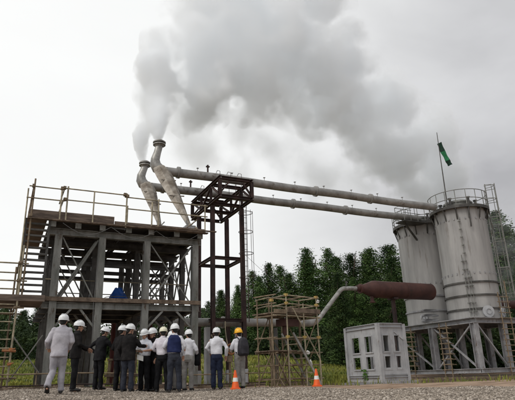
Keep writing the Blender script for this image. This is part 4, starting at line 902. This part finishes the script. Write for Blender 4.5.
def person(x, y, yaw, h, label, top, legs, helmet=M_HELM, top_kind='shirt', tucked=True, sleeve='long', lean=(0, .02), headt=(0, 0), L=None, Rr=None, aL=None, aR=None, vest=None, seed=1, belt=False, group=None, hair=True):
    """L/Rr: (knee, ankle) local; aL/aR: (elbow, wrist) local"""
    L = L or ((-.10, .02, .50), (-.11, .0, .08)); Rr = Rr or ((.10, .02, .50), (.11, .0, .08))
    aL = aL or ((-.27, -.03, 1.14), (-.25, .10, .90)); aR = aR or ((.27, -.03, 1.14), (.25, .10, .90))
    z0 = float(zg(x, y)) + .015; s = h / 1.74
    root = thing('person', label, 'person', (x, y, z0), group)
    cy, sy = math.cos(yaw), math.sin(yaw); M3 = np.array([[cy, -sy, 0], [sy, cy, 0], [0, 0, 1]]) * s; xf = (M3, np.zeros(3))
    lx, ly = lean
    def q(p): p = np.asarray(p, float); k = max(0, p[2] - .95) / .5; return p + np.array([lx * k, ly * k, 0])
    def tor(mb, prof, n=22):
        rings = []
        for (z, rx_, ry_, oy) in prof:
            rings.append([q((rx_ * np.sign(math.cos(t)) * abs(math.cos(t)) ** .85, oy + ry_ * np.sign(math.sin(t)) * abs(math.sin(t)) ** .9, z)) for t in np.linspace(0, 2 * math.pi, n, endpoint=False)])
        mb.loft(rings)
    shl, shr = q((-.162, -.01, 1.395)), q((.162, -.01, 1.395))
    hc = q((0, .01, 1.585)) + np.array([headt[0] * .0, .015, 0])
    hy = headt[0]; hx_ = np.array([math.cos(hy), math.sin(hy), 0]); hf = np.array([-math.sin(hy) * math.cos(headt[1]), math.cos(hy) * math.cos(headt[1]), math.sin(headt[1])]); hu = np.cross(hx_, hf); AX = (hx_, hf, hu)
    def H(a, b, c): return hc + hx_ * a + hf * b + hu * c
    # body
    b = MB(); tor(b, [(.84, .12, .09, 0), (.92, .155, .11, 0), (1.02, .135, .095, 0), (1.15, .14, .10, .0), (1.30, .165, .115, .0), (1.40, .15, .095, -.005), (1.45, .08, .07, -.01)])
    b.tube([q((0, -.02, 1.38)), q((0, -.012, 1.46)), hc - Z * .05], [.065, .055, .055], 12)
    b.loft(ell(H(0, 0, .02), .076, .094, .112)); b.loft(ell(H(0, .045, -.055), .052, .048, .058)); b.loft(ell(H(0, .095, -.018), .013, .022, .026, 8, 5)); b.loft(ell(H(0, .082, -.058), .026, .014, .010, 8, 5))
    for k in (-1, 1): b.loft(ell(H(.079 * k, -.008, -.01), .012, .022, .032, 8, 5)); b.loft(ell(H(.03 * k, .082, .022), .022, .012, .008, 8, 5))
    for sh, (el, wr) in ((shl, aL), (shr, aR)):
        el = np.array(el, float); wr = np.array(wr, float)
        b.tube([sh, (sh + el) / 2, el, el + (wr - el) * .35, wr], [.045, .042, .036, .036, .026], 12)
        d = nrm(wr - el); sidev = nrm(np.cross(d, hf if abs(d @ hf) < .9 else Z)); pn = np.cross(d, sidev)
        b.loft(ell(wr + d * .055, .040, .017, .058, 12, 7, (sidev, pn, d)))
        for i in range(4):
            o_ = sidev * (-.030 + .020 * i); ln = [.060, .070, .066, .052][i]; base = wr + d * .095 + o_
            b.tube([base - d * .01, base + d * ln * .45 + pn * .008, base + d * ln * .8 + pn * .026, base + d * ln * .92 + pn * .045], [.0095, .009, .008, .0065], 8)
        tb = wr + d * .03 - sidev * .034; b.tube([tb, tb - sidev * .022 + d * .028 + pn * .012, tb - sidev * .02 + d * .055 + pn * .022], [.012, .010, .008], 8)
    for sd_, (kn, an) in ((-1, L), (1, Rr)):
        b.tube([(.085 * sd_, 0, .90), (np.array((.085 * sd_, 0, .90)) + np.array(kn)) / 2, kn, np.array(kn) * .6 + np.array(an) * .4 + np.array([0, -.015, 0]), an], [.08, .066, .046, .046, .034], 12)
        b.loft(ell(np.array(an) + np.array([0, .06, -.045]), .038, .10, .032, 12, 7))
    body = remesh(b, .0075, 'body', M_SKIN, root, xf, smooth_it=3)
    for k in (-1, 1):       # eyes
        m = MB(); m.loft(ell(H(.031 * k, .083, .012), .013, .010, .008, 10, 6)); e = remesh_plain(m, 'eye', M_HELM, body, xf)
        m = MB(); m.loft(ell(H(.031 * k, .0925, .012), .006, .004, .006, 8, 5)); remesh_plain(m, 'pupil', M_HAIR, body, xf) if False else remesh_plain(m, 'iris', M_HAIR, root, xf)
    if hair:
        m = MB(); m.loft(ell(H(0, -.018, .03), .083, .092, .108, 18, 10)); m.loft(ell(H(0, -.05, -.03), .066, .05, .055, 14, 7)); remesh(m, .011, 'hair', M_HAIR, root, xf, fold=.002, fscale=3, smooth_it=1)
    # trousers
    t = MB(); tor(t, [(.80, .13, .10, 0), (.88, .172, .128, -.005), (.95, .170, .125, -.002), (1.0, .158, .118, 0), (1.03, .152, .115, 0)])
    for sd_, (kn, an) in ((-1, L), (1, Rr)):
        kn = np.array(kn, float); an = np.array(an, float); hp = np.array((.088 * sd_, 0, .88)); d = an - kn
        t.tube([hp, hp * .5 + kn * .5, kn, kn * .5 + an * .5, an + nrm(d) * .015], [.102, .094, .078, .071, .070], 16)
    tr = remesh(t, .014, 'trousers', legs, root, xf, fold=.0085, fscale=.9, smooth_it=3, seed=seed)
    if belt: m = MB(); m.loft([[q(((.160 + d_) * math.cos(a), (.122 + d_) * math.sin(a), z_)) for a in np.linspace(0, 6.283, 28, endpoint=False)] for z_, d_ in ((.985, .0), (.99, .008), (1.015, .008), (1.02, 0))]); remesh_plain(m, 'belt', M_SHOE, root, xf)
    # top
    hem = .985 if tucked else (.80 if top_kind == 'jacket' else .86); fl = .0 if tucked else .02; jk = .007 if top_kind == 'jacket' else 0
    t = MB(); tor(t, [(hem, .162 + fl + jk, .125 + fl + jk, 0), (1.03, .172 + jk + fl * .6, .132 + jk, 0), (1.14, .176 + jk, .130 + jk, 0), (1.27, .186 + jk, .137 + jk, .0), (1.37, .186 + jk, .118 + jk, -.005), (1.43, .150 + jk, .095, -.01), (1.475, .078, .072, -.01), (1.50, .066, .066, -.005)])
    for sh, (el, wr) in ((shl, aL), (shr, aR)):
        el = np.array(el, float); wr = np.array(wr, float)
        t.loft(ell(sh + np.array([0, 0, -.008]), .060 + jk, .062 + jk, .058 + jk))
        if sleeve == 'long': t.tube([sh - Z * .03, (sh + el) / 2, el, (el + wr) / 2, wr - nrm(wr - el) * .005], [.058 + jk, .060 + jk, .053 + jk, .048 + jk, .042 + jk], 14)
        else: t.tube([sh - Z * .03, (sh + el) / 2, el + (sh - el) * .08], [.062, .068, .066], 14)
    tp = remesh(t, .013, top_kind, top, root, xf, fold=.0085, fscale=.85, smooth_it=4, seed=seed + 9)
    m = MB(); m.loft([[q(((r_) * math.cos(a), r_ * math.sin(a) - .008, z_)) for a in np.linspace(0, 6.283, 20, endpoint=False)] for z_, r_ in ((1.465, .074), (1.505, .069), (1.507, .064), (1.47, .066))], cap=False); remesh_plain(m, 'collar', top, tp, xf)
    if vest:
        t = MB(); tor(t, [(1.0, .192, .150, 0), (1.14, .197, .150, 0), (1.27, .205, .155, 0), (1.37, .185, .142, -.005), (1.44, .125, .105, -.01), (1.465, .09, .08, -.01)]); remesh(t, .014, 'vest', vest, root, xf, fold=.008, seed=seed + 3)
    # shoes
    for sd_, (kn, an) in ((-1, L), (1, Rr)):
        an = np.array(an, float); tilt = 1 if an[2] < .12 else 0
        f = Y3 if tilt else nrm(np.array([0, .55, -.83])); u_ = np.cross(X3, f); u_ = u_ if u_[2] > 0 or not tilt else -u_
        m = MB(); c = an + f * .055 - (Z * (an[2] - .045) if tilt else -f * .02)
        m.loft([[c + f * yy + X3 * wx_ * math.cos(a) + u_ * (hz_ * math.sin(a) if math.sin(a) > 0 else .036 * math.sin(a)) for a in np.linspace(0, 6.283, 14, endpoint=False)] for yy, wx_, hz_ in ((-.115, .022, .03), (-.10, .040, .075), (-.05, .046, .085), (0, .046, .05), (.06, .052, .035), (.11, .048, .025), (.145, .025, .012))])
        remesh_plain(m, 'shoe', M_SHOE, root, xf, True)
    if helmet:
        m = MB(); prof = [(.128, .045), (.130, .075), (.122, .115), (.100, .150), (.065, .172), (.03, .180), (.0, .182)]
        m.loft([[H(r_ * math.cos(a) * .90, -.01 + r_ * math.sin(a) * 1.08, z_ - .012 * (math.sin(a) < 0)) for a in np.linspace(0, 6.283, 28, endpoint=False)] for r_, z_ in prof])
        m.loft([[H(r_ * math.cos(a) * .92, .0 + r_ * math.sin(a) * (1.28 if math.sin(a) > 0 else 1.1), z_ - .012 * (math.sin(a) < 0)) for a in np.linspace(0, 6.283, 28, endpoint=False)] for r_, z_ in ((.118, .052), (.143, .042), (.142, .036), (.116, .044))], cap=False)
        for k in (-.035, 0, .035): m.tube([H(k, -.01 + .105 * math.cos(a), .085 + .103 * math.sin(a)) for a in np.linspace(.35, 2.8, 12)], .007, 6)
        hm = remesh_plain(m, 'helmet', helmet, root, xf, True)
        m = MB()
        for k in (-1, 1): m.tube([H(.083 * k, .0, .05), H(.078 * k, .012, -.03), H(.03 * k, .04, -.108)], .005, 5)
        remesh_plain(m, 'chin_strap', M_HAIR, hm, xf)
    return root, xf, q
def remesh_plain(mb, name, m, parent, xf, smooth=True):
    v = np.concatenate(mb.v) @ xf[0].T + xf[1]; me = bpy.data.meshes.new(name); me.from_pydata(v.tolist(), [], mb.f); me.materials.append(m)
    bm = bmesh.new(); bm.from_mesh(me); bmesh.ops.recalc_face_normals(bm, faces=bm.faces); bm.to_mesh(me); bm.free()
    shade(me, 50); o = bpy.data.objects.new(name, me); COL.objects.link(o); o.parent = parent; return o
def held(mb, root, xf, name, m, label, cat, smooth=False):     # a thing a person carries: its own top-level object
    v = np.concatenate(mb.v) @ xf[0].T; me = bpy.data.meshes.new(name); c = v.mean(0); me.from_pydata((v - c).tolist(), [], mb.f); me.materials.append(m)
    bm = bmesh.new(); bm.from_mesh(me); bmesh.ops.recalc_face_normals(bm, faces=bm.faces); bm.to_mesh(me); bm.free()
    if smooth: shade(me, 60)
    o = bpy.data.objects.new(name, me); COL.objects.link(o); o.location = Vector(c) + root.location; return tag(o, label, cat)

C_WHITE = mat('shirt_white', (.58, .58, .62), (.68, .68, .72), .85, 0, 6, .7, 9, spec=.12)
C_LAV = mat('workwear_pale', (.36, .345, .38), (.47, .45, .485), .85, 0, 5, .7, 8, spec=.12)
C_LAVT = mat('trousers_pale', (.27, .26, .29), (.36, .345, .375), .88, 0, 5, .7, 8, spec=.12)
C_BLACK = mat('suit_black', (.006, .006, .007), (.014, .014, .016), .8, 0, 6, .8, 9, spec=.12)
C_NAVY = mat('trousers_navy', (.012, .016, .034), (.022, .028, .055), .85, 0, 6, .8, 9, spec=.12)
C_DARKG = mat('jacket_charcoal', (.009, .0085, .009), (.020, .018, .018), .85, 0, 6, .8, 9, spec=.12)
C_GREYT = mat('trousers_grey', (.20, .19, .18), (.29, .28, .265), .88, 0, 6, .7, 9, spec=.12)
C_SLATE = mat('trousers_slate', (.024, .027, .038), (.042, .046, .06), .85, 0, 6, .8, 9, spec=.12)
C_PINKW = mat('shirt_pinkish', (.58, .55, .60), (.68, .65, .70), .85, 0, 6, .7, 9, spec=.12)
C_LBLUE = mat('shirt_pale_blue', (.50, .52, .58), (.60, .62, .68), .85, 0, 6, .7, 9, spec=.12)
C_VEST = mat('vest_navy', (.012, .018, .06), (.022, .03, .09), .7, 0, 6, spec=.12)
C_BAG = mat('backpack_black', (.012, .011, .016), (.030, .028, .036), .7, 0, 8, .3, 30)
C_PAPER = mat('paper', (.75, .75, .74), None, .7)
C_BROWN = mat('workwear_brown', (.14, .075, .04), (.20, .11, .06), .85, 0, 6, spec=.12)

r_, xf_, q_ = person(-4.60, 12.2, .35, 1.72, 'person in pale work jacket and trousers striding left, white helmet, nearest to the tower ladder', C_LAV, C_LAVT, top_kind='jacket', tucked=False, lean=(.03, .05), headt=(-.25, -.05), L=((-.10, .0, .49), (-.18, -.24, .17)), Rr=((.09, .05, .50), (.10, .02, .08)), aL=((-.28, -.02, 1.14), (-.24, .22, 1.02)), aR=((.26, .02, 1.13), (.20, .22, .98)), seed=1)
person(-4.72, 13.6, -1.2, 1.70, 'person in charcoal jacket facing right, half hidden behind the pale striding figure', C_DARKG, C_BLACK, top_kind='jacket', tucked=False, headt=(.1, -.15), aR=((.23, .08, 1.14), (.12, .30, 1.05)), aL=((-.23, .10, 1.14), (-.08, .32, 1.02)), seed=2)
person(-4.62, 15.3, -.55, 1.70, 'person in black suit holding an arm out, standing alone left of the group', C_BLACK, C_BLACK, top_kind='jacket', tucked=False, lean=(.0, .10), headt=(-.3, -.35), aR=((.27, .16, 1.20), (.18, .42, 1.20)), aL=((-.30, -.10, 1.18), (-.16, .06, .98)), seed=3)
person(-3.98, 15.15, -.35, 1.75, 'person in dark suit seen from behind at the left side of the group', C_DARKG, C_BLACK, top_kind='jacket', tucked=False, lean=(-.02, .05), headt=(-.4, -.15), aL=((-.27, .02, 1.13), (-.20, .22, 1.05)), seed=4, aR=((.26, .06, 1.15), (.14, .28, 1.12)))
person(-3.66, 14.75, -.15, 1.76, 'person in charcoal suit reaching right towards the papers, back to the viewer', C_DARKG, C_SLATE, top_kind='jacket', tucked=False, headt=(-.7, -.2), aR=((.29, .10, 1.17), (.33, .34, 1.17)), aL=((-.26, -.02, 1.12), (-.24, .12, .92)), seed=5)
r5, xf5, q5 = person(-3.38, 15.55, 2.75, 1.69, 'person in short sleeved pale shirt facing the viewer with papers in hand', C_LBLUE, C_BLACK, sleeve='short', headt=(.1, -.3), aR=((.27, .02, 1.15), (.13, .27, 1.13)), aL=((-.27, .02, 1.15), (-.13, .27, 1.12)), seed=6)
m = MB(); m.obox((-.02, .36, 1.13), (X3, nrm([0, .9, .35]), nrm([0, -.35, .9])), (.13, .10, .004)); held(m, r5, xf5, 'paper_sheets', C_PAPER, 'white papers held by the short sleeved person', 'papers')
m = MB(); m.obox((-.06, .32, .93), (nrm([1, .2, .3]), nrm([-.2, .9, .1]), Z), (.10, .006, .07)); m.tube([(-.1, .32, 1.0), (-.12, .27, 1.1)], .008, 5); held(m, r5, xf5, 'document_pouch', C_PAPER, 'small white pouch hanging from the hand of the short sleeved person', 'pouch')
person(-3.17, 15.75, 2.4, 1.74, 'dark clothed person with white helmet behind the papers, facing the viewer', C_DARKG, C_BLACK, top_kind='jacket', tucked=False, headt=(0, -.25), seed=7)
person(-2.80, 15.15, .05, 1.73, 'person in white long sleeved shirt and black trousers with cream helmet, back turned', C_PINKW, C_BLACK, helmet=M_HELMC, belt=True, headt=(.15, -.15), aL=((-.28, .0, 1.15), (-.17, .20, 1.08)), aR=((.28, .0, 1.15), (.19, .18, 1.05)), seed=8, L=((-.12, .02, .50), (-.14, .0, .08)), Rr=((.12, .02, .50), (.15, .0, .08)))
person(-2.74, 16.35, .5, 1.70, 'person in white shirt mostly hidden between two backs in the group', C_WHITE, C_GREYT, headt=(.4, -.1), seed=9)
person(-2.44, 14.95, .15, 1.79, 'tall person in navy vest over white shirt and slate trousers, back turned', C_WHITE, C_SLATE, vest=C_VEST, headt=(.5, -.1), aL=((-.27, .03, 1.15), (-.20, .24, 1.07)), aR=((.28, -.04, 1.15), (.25, .10, .93)), seed=10, Rr=((.12, .03, .50), (.15, .03, .08)))
r_, xf_, q_ = person(-2.20, 15.95, -.2, 1.70, 'person in white shirt and light trousers at the group edge, jacket over the arm', C_WHITE, C_GREYT, headt=(.9, -.15), aR=((.27, .0, 1.14), (.22, .22, 1.02)), seed=11)
rings = [[np.array([.24 + w * math.cos(a) , .16 + .6 * w * math.sin(a), z]) for a in np.linspace(0, 6.28, 14, endpoint=False)] for z, w in ((1.10, .02), (1.08, .07), (1.0, .085), (.88, .08), (.74, .09), (.70, .06))]
m = MB(); m.loft(rings); held(m, r_, xf_, 'folded_jacket', C_BLACK, 'black jacket draped over the arm of the rightmost group member', 'jacket', True)
person(-1.36, 16.0, .0, 1.74, 'person in white long sleeved shirt and navy trousers standing apart, back turned', C_WHITE, C_NAVY, headt=(.05, -.05), aL=((-.30, .0, 1.17), (-.20, .16, 1.04)), aR=((.30, -.02, 1.16), (.27, .12, .94)), tucked=True, seed=12, L=((-.09, .02, .50), (-.09, .0, .08)), Rr=((.09, .02, .50), (.10, .0, .08)))
r12, xf12, q12 = person(-.70, 16.5, .55, 1.74, 'person with yellow helmet in white shirt and grey trousers wearing a black backpack', C_WHITE, C_GREYT, helmet=M_HELMY, headt=(.15, -.1), aL=((-.25, .06, 1.15), (-.14, .28, 1.10)), aR=((.26, .04, 1.15), (.12, .27, 1.08)), seed=13, L=((-.08, .02, .50), (-.08, .02, .08)), Rr=((.09, .0, .50), (.10, -.02, .08)))
m = MB(); rings = []
for z, w, d in ((.93, .12, .07), (.95, .155, .11), (1.05, .17, .125), (1.2, .165, .115), (1.36, .145, .095), (1.44, .10, .06), (1.46, .05, .03)):
    rings.append([np.array([w * np.sign(math.cos(a)) * abs(math.cos(a)) ** .6, -.235 + d * np.sign(math.sin(a)) * abs(math.sin(a)) ** .6, z]) for a in np.linspace(0, 6.283, 24, endpoint=False)])
m.loft(rings)
m.loft([[np.array([.12 * np.sign(math.cos(a)) * abs(math.cos(a)) ** .6, -.34 + .05 * math.sin(a), z]) for a in np.linspace(0, 6.283, 20, endpoint=False)] for z in (.99, 1.01, 1.19, 1.21)])
for k in (-1, 1): m.tube([(.10 * k, -.15, 1.42), (.11 * k, -.05, 1.495), (.12 * k, .09, 1.46), (.135 * k, .155, 1.30), (.15 * k, .11, 1.12), (.155 * k, -.10, 1.02)], .018, 6)
held(m, r12, xf12, 'backpack', C_BAG, 'black backpack on the back of the yellow helmeted person', 'backpack', True)
vo = thing('valve_stand', 'rusty orange valve wheel on a post between the two people standing apart', 'valve', P(7.3, 1.4, .05))
m = MB(); m.tube([P(7.3, 1.4, .03), P(7.3, 1.4, 1.35)], .05, 10); m.tube([P(7.3, 1.4, 1.0), P(7.3, 1.4, 1.25)], .12, 12); m.build('post', M_TUBER, vo, True)
m = MB(); m.ring(P(7.3, 1.27, 1.5), .2, .03, 24, 6, (U, Z)); m.tube([P(7.1, 1.27, 1.5), P(7.5, 1.27, 1.5)], .02, 6); m.tube([P(7.3, 1.27, 1.3), P(7.3, 1.27, 1.7)], .02, 6); m.tube([P(7.3, 1.27, 1.5), P(7.3, 1.4, 1.5), P(7.3, 1.4, 1.3)], .03, 6); m.build('hand_wheel', M_CLAMP, vo)

# ------------------------------------------------------------------ steam
def steam(name, label, blobs, dens, seedv, noise=.42, k=2.4, n_amp=1.0, vox=.45, aniso=.25, boost=1., col=(.968, .984, .999), step=1., warp=5.):
    """blobs: (x, y, z, r, w). One closed hull; the density inside follows the same blobs, broken up by noise."""
    m = MB()
    for (x, y, z, r, w) in blobs: m.loft(ell((x, y, z), r * 1.22, r * 1.22, r * 1.22, 16, 10))
    me = bpy.data.meshes.new('tmp'); me.from_pydata(np.concatenate(m.v).tolist(), [], m.f)
    bm = bmesh.new(); bm.from_mesh(me); bmesh.ops.recalc_face_normals(bm, faces=bm.faces); bm.to_mesh(me); bm.free()
    o = bpy.data.objects.new('tmp', me); COL.objects.link(o); rm = o.modifiers.new('r', 'REMESH'); rm.mode = 'VOXEL'; rm.voxel_size = vox
    dg = bpy.context.evaluated_depsgraph_get(); dg.update(); res = bpy.data.meshes.new_from_object(o.evaluated_get(dg)); bpy.data.objects.remove(o)
    res.materials.clear(); res.name = name; s = bpy.data.objects.new(name, res); COL.objects.link(s)
    mt = bpy.data.materials.new(name); mt.use_nodes = True; t = mt.node_tree; t.nodes.clear(); res.materials.append(mt)
    outn = N(t, 'ShaderNodeOutputMaterial'); pvn = N(t, 'ShaderNodeVolumePrincipled'); t.links.new(pvn.outputs[0], outn.inputs['Volume'])
    pvn.inputs['Color'].default_value = (*col, 1); pvn.inputs['Anisotropy'].default_value = aniso; pvn.inputs['Density'].default_value = 0
    tcn = N(t, 'ShaderNodeTexCoord'); vec = tcn.outputs['Object']
    # warp
    nw = N(t, 'ShaderNodeTexNoise'); nw.inputs['Scale'].default_value = noise; nw.inputs['Detail'].default_value = 7; nw.inputs['Roughness'].default_value = .61; t.links.new(vec, nw.inputs['Vector'])
    wn = N(t, 'ShaderNodeTexNoise'); wn.inputs['Scale'].default_value = noise * .8; wn.inputs['Detail'].default_value = 2.5; t.links.new(vec, wn.inputs['Vector'])
    w1 = N(t, 'ShaderNodeVectorMath', operation='MULTIPLY_ADD'); t.links.new(wn.outputs['Color'], w1.inputs[0]); w1.inputs[1].default_value = (warp,) * 3; w1.inputs[2].default_value = (-warp / 2,) * 3
    w2 = N(t, 'ShaderNodeVectorMath', operation='DISTANCE'); t.links.new(vec, w2.inputs[0]); w2.inputs[1].default_value = blobs[0][:3]
    w3 = N(t, 'ShaderNodeMapRange'); t.links.new(w2.outputs['Value'], w3.inputs['Value']); w3.inputs['From Max'].default_value = 7; w3.inputs['To Min'].default_value = .06; w3.inputs['To Max'].default_value = 1
    w4 = N(t, 'ShaderNodeVectorMath', operation='SCALE'); t.links.new(w1.outputs[0], w4.inputs[0]); t.links.new(w3.outputs[0], w4.inputs['Scale'])
    w5 = N(t, 'ShaderNodeVectorMath', operation='ADD'); t.links.new(vec, w5.inputs[0]); t.links.new(w4.outputs[0], w5.inputs[1]); vecd = w5.outputs[0]
    acc = None
    for (x, y, z, r, w) in blobs:
        d = N(t, 'ShaderNodeVectorMath', operation='DISTANCE'); t.links.new(vecd, d.inputs[0]); d.inputs[1].default_value = (x, y, z)
        f = N(t, 'ShaderNodeMath', operation='MULTIPLY_ADD'); t.links.new(d.outputs['Value'], f.inputs[0]); f.inputs[1].default_value = -w / r; f.inputs[2].default_value = w
        if acc is None: acc = f.outputs[0]
        else:
            mx = N(t, 'ShaderNodeMath', operation='SMOOTH_MAX'); t.links.new(acc, mx.inputs[0]); t.links.new(f.outputs[0], mx.inputs[1]); mx.inputs[2].default_value = .18; acc = mx.outputs[0]
    nz = N(t, 'ShaderNodeMath', operation='MULTIPLY_ADD'); t.links.new(nw.outputs['Fac'], nz.inputs[0]); nz.inputs[1].default_value = 2.2 * n_amp; nz.inputs[2].default_value = -1.1 * n_amp - .12
    sm = N(t, 'ShaderNodeMath', operation='ADD'); t.links.new(acc, sm.inputs[0]); t.links.new(nz.outputs[0], sm.inputs[1])
    mr = N(t, 'ShaderNodeMapRange', interpolation_type='SMOOTHSTEP'); t.links.new(sm.outputs[0], mr.inputs['Value']); mr.inputs['From Min'].default_value = 0; mr.inputs['From Max'].default_value = 1 / k * 1.2
    bo = N(t, 'ShaderNodeMapRange'); t.links.new(w2.outputs['Value'], bo.inputs['Value']); bo.inputs['From Max'].default_value = 9; bo.inputs['To Min'].default_value = dens * boost; bo.inputs['To Max'].default_value = dens
    de = N(t, 'ShaderNodeMath', operation='MULTIPLY'); t.links.new(mr.outputs[0], de.inputs[0]); t.links.new(bo.outputs[0], de.inputs[1]); t.links.new(de.outputs[0], pvn.inputs['Density'])
    try: mt.cycles.volume_step_rate = step
    except Exception: pass
    return tag(s, label, kind='stuff', cat='steam')
def px(x, y, Y, r, w=1.):     # world blob for a plume station at depth Y
    f = np.array(fw); a = np.array(rx); b = np.array(up); v = f + a * (x - 257.5) / F_PX + b * (200 - y) / F_PX
    p = np.array([0, 0, .45]) + v * (Y / v[1]); return (p[0], p[1], p[2], r * Y / F_PX * 1.02, w)
def stations(keys, n):
    k = np.array(keys, float); t = np.linspace(0, len(k) - 1, n) ; f = np.arange(len(k))
    return [px(*[float(np.interp(v_, f, k[:, j])) for j in range(5)]) for v_ in t]
plume = stations([(158.5, 139, 24.2, 6.2, 2.7), (158, 129, 24.25, 10.5, 2.6), (158, 114, 24.4, 17, 2.3), (159, 94, 25, 24, 2.0), (161, 70, 25.6, 27, 1.6)], 11) + \
    stations([(144, 163, 26.3, 5.8, 2.7), (144.5, 152, 26.35, 9.5, 2.6), (146, 134, 26.6, 14, 2.3), (149, 108, 27, 20, 2.0), (148, 88, 27, 21, 1.7)], 10) + [
         px(178, 46, 26.5, 38, 1.5), px(198, 14, 27.5, 46, 1.5), px(200, 78, 27.5, 46, 1.5), px(196, 106, 28.5, 34, 1.3), px(232, 48, 28.5, 58, 1.6), px(245, -5, 29, 58, 1.5), px(256, 82, 30, 46, 1.5), px(284, 34, 30, 60, 1.6), px(308, -8, 31, 54, 1.4),
         px(306, 82, 32, 52, 1.6), px(334, 106, 34, 46, 1.6), px(344, 60, 34, 46, 1.4), px(364, 132, 36, 42, 1.5), px(386, 104, 38, 44, 1.2), px(396, 156, 39, 40, 1.4), px(428, 146, 42, 40, 1.1), px(442, 182, 44, 38, 1.1), px(412, 186, 42, 28, 1.0)]
veil = [px(188, 140, 34, 26), px(205, 160, 36, 28), px(235, 128, 40, 40), px(275, 150, 41, 44), px(318, 168, 42, 40), px(200, 142, 39, 38), px(235, 170, 42, 34), px(355, 178, 43, 34), px(176, 118, 38, 34), px(280, 120, 42, 30)]
steam('steam_plume', 'large grey white steam plume from the two pipe outlets drifting over the tanks', plume, 1.1, 1, noise=.40, n_amp=1.25, k=2.0, warp=5., boost=6.)
steam('steam_veil', 'thin pale veil of steam hanging under the big plume above the two pipes', veil, .75, 3, noise=.28, n_amp=1.0, k=.9, warp=5.)
wisp = [px(497, 225, 40, 26, .8), px(505, 250, 40, 32, .8), px(500, 278, 40, 26, .8), px(512, 295, 40, 24, .8), px(489, 255, 40, 18, .7), px(520, 205, 42, 26, .7)]
steam('steam_wisp', 'thin pale steam rising behind the nearer tank beside its ladder', wisp, .14, 5, noise=.7, n_amp=.9, k=1.2, warp=3.)
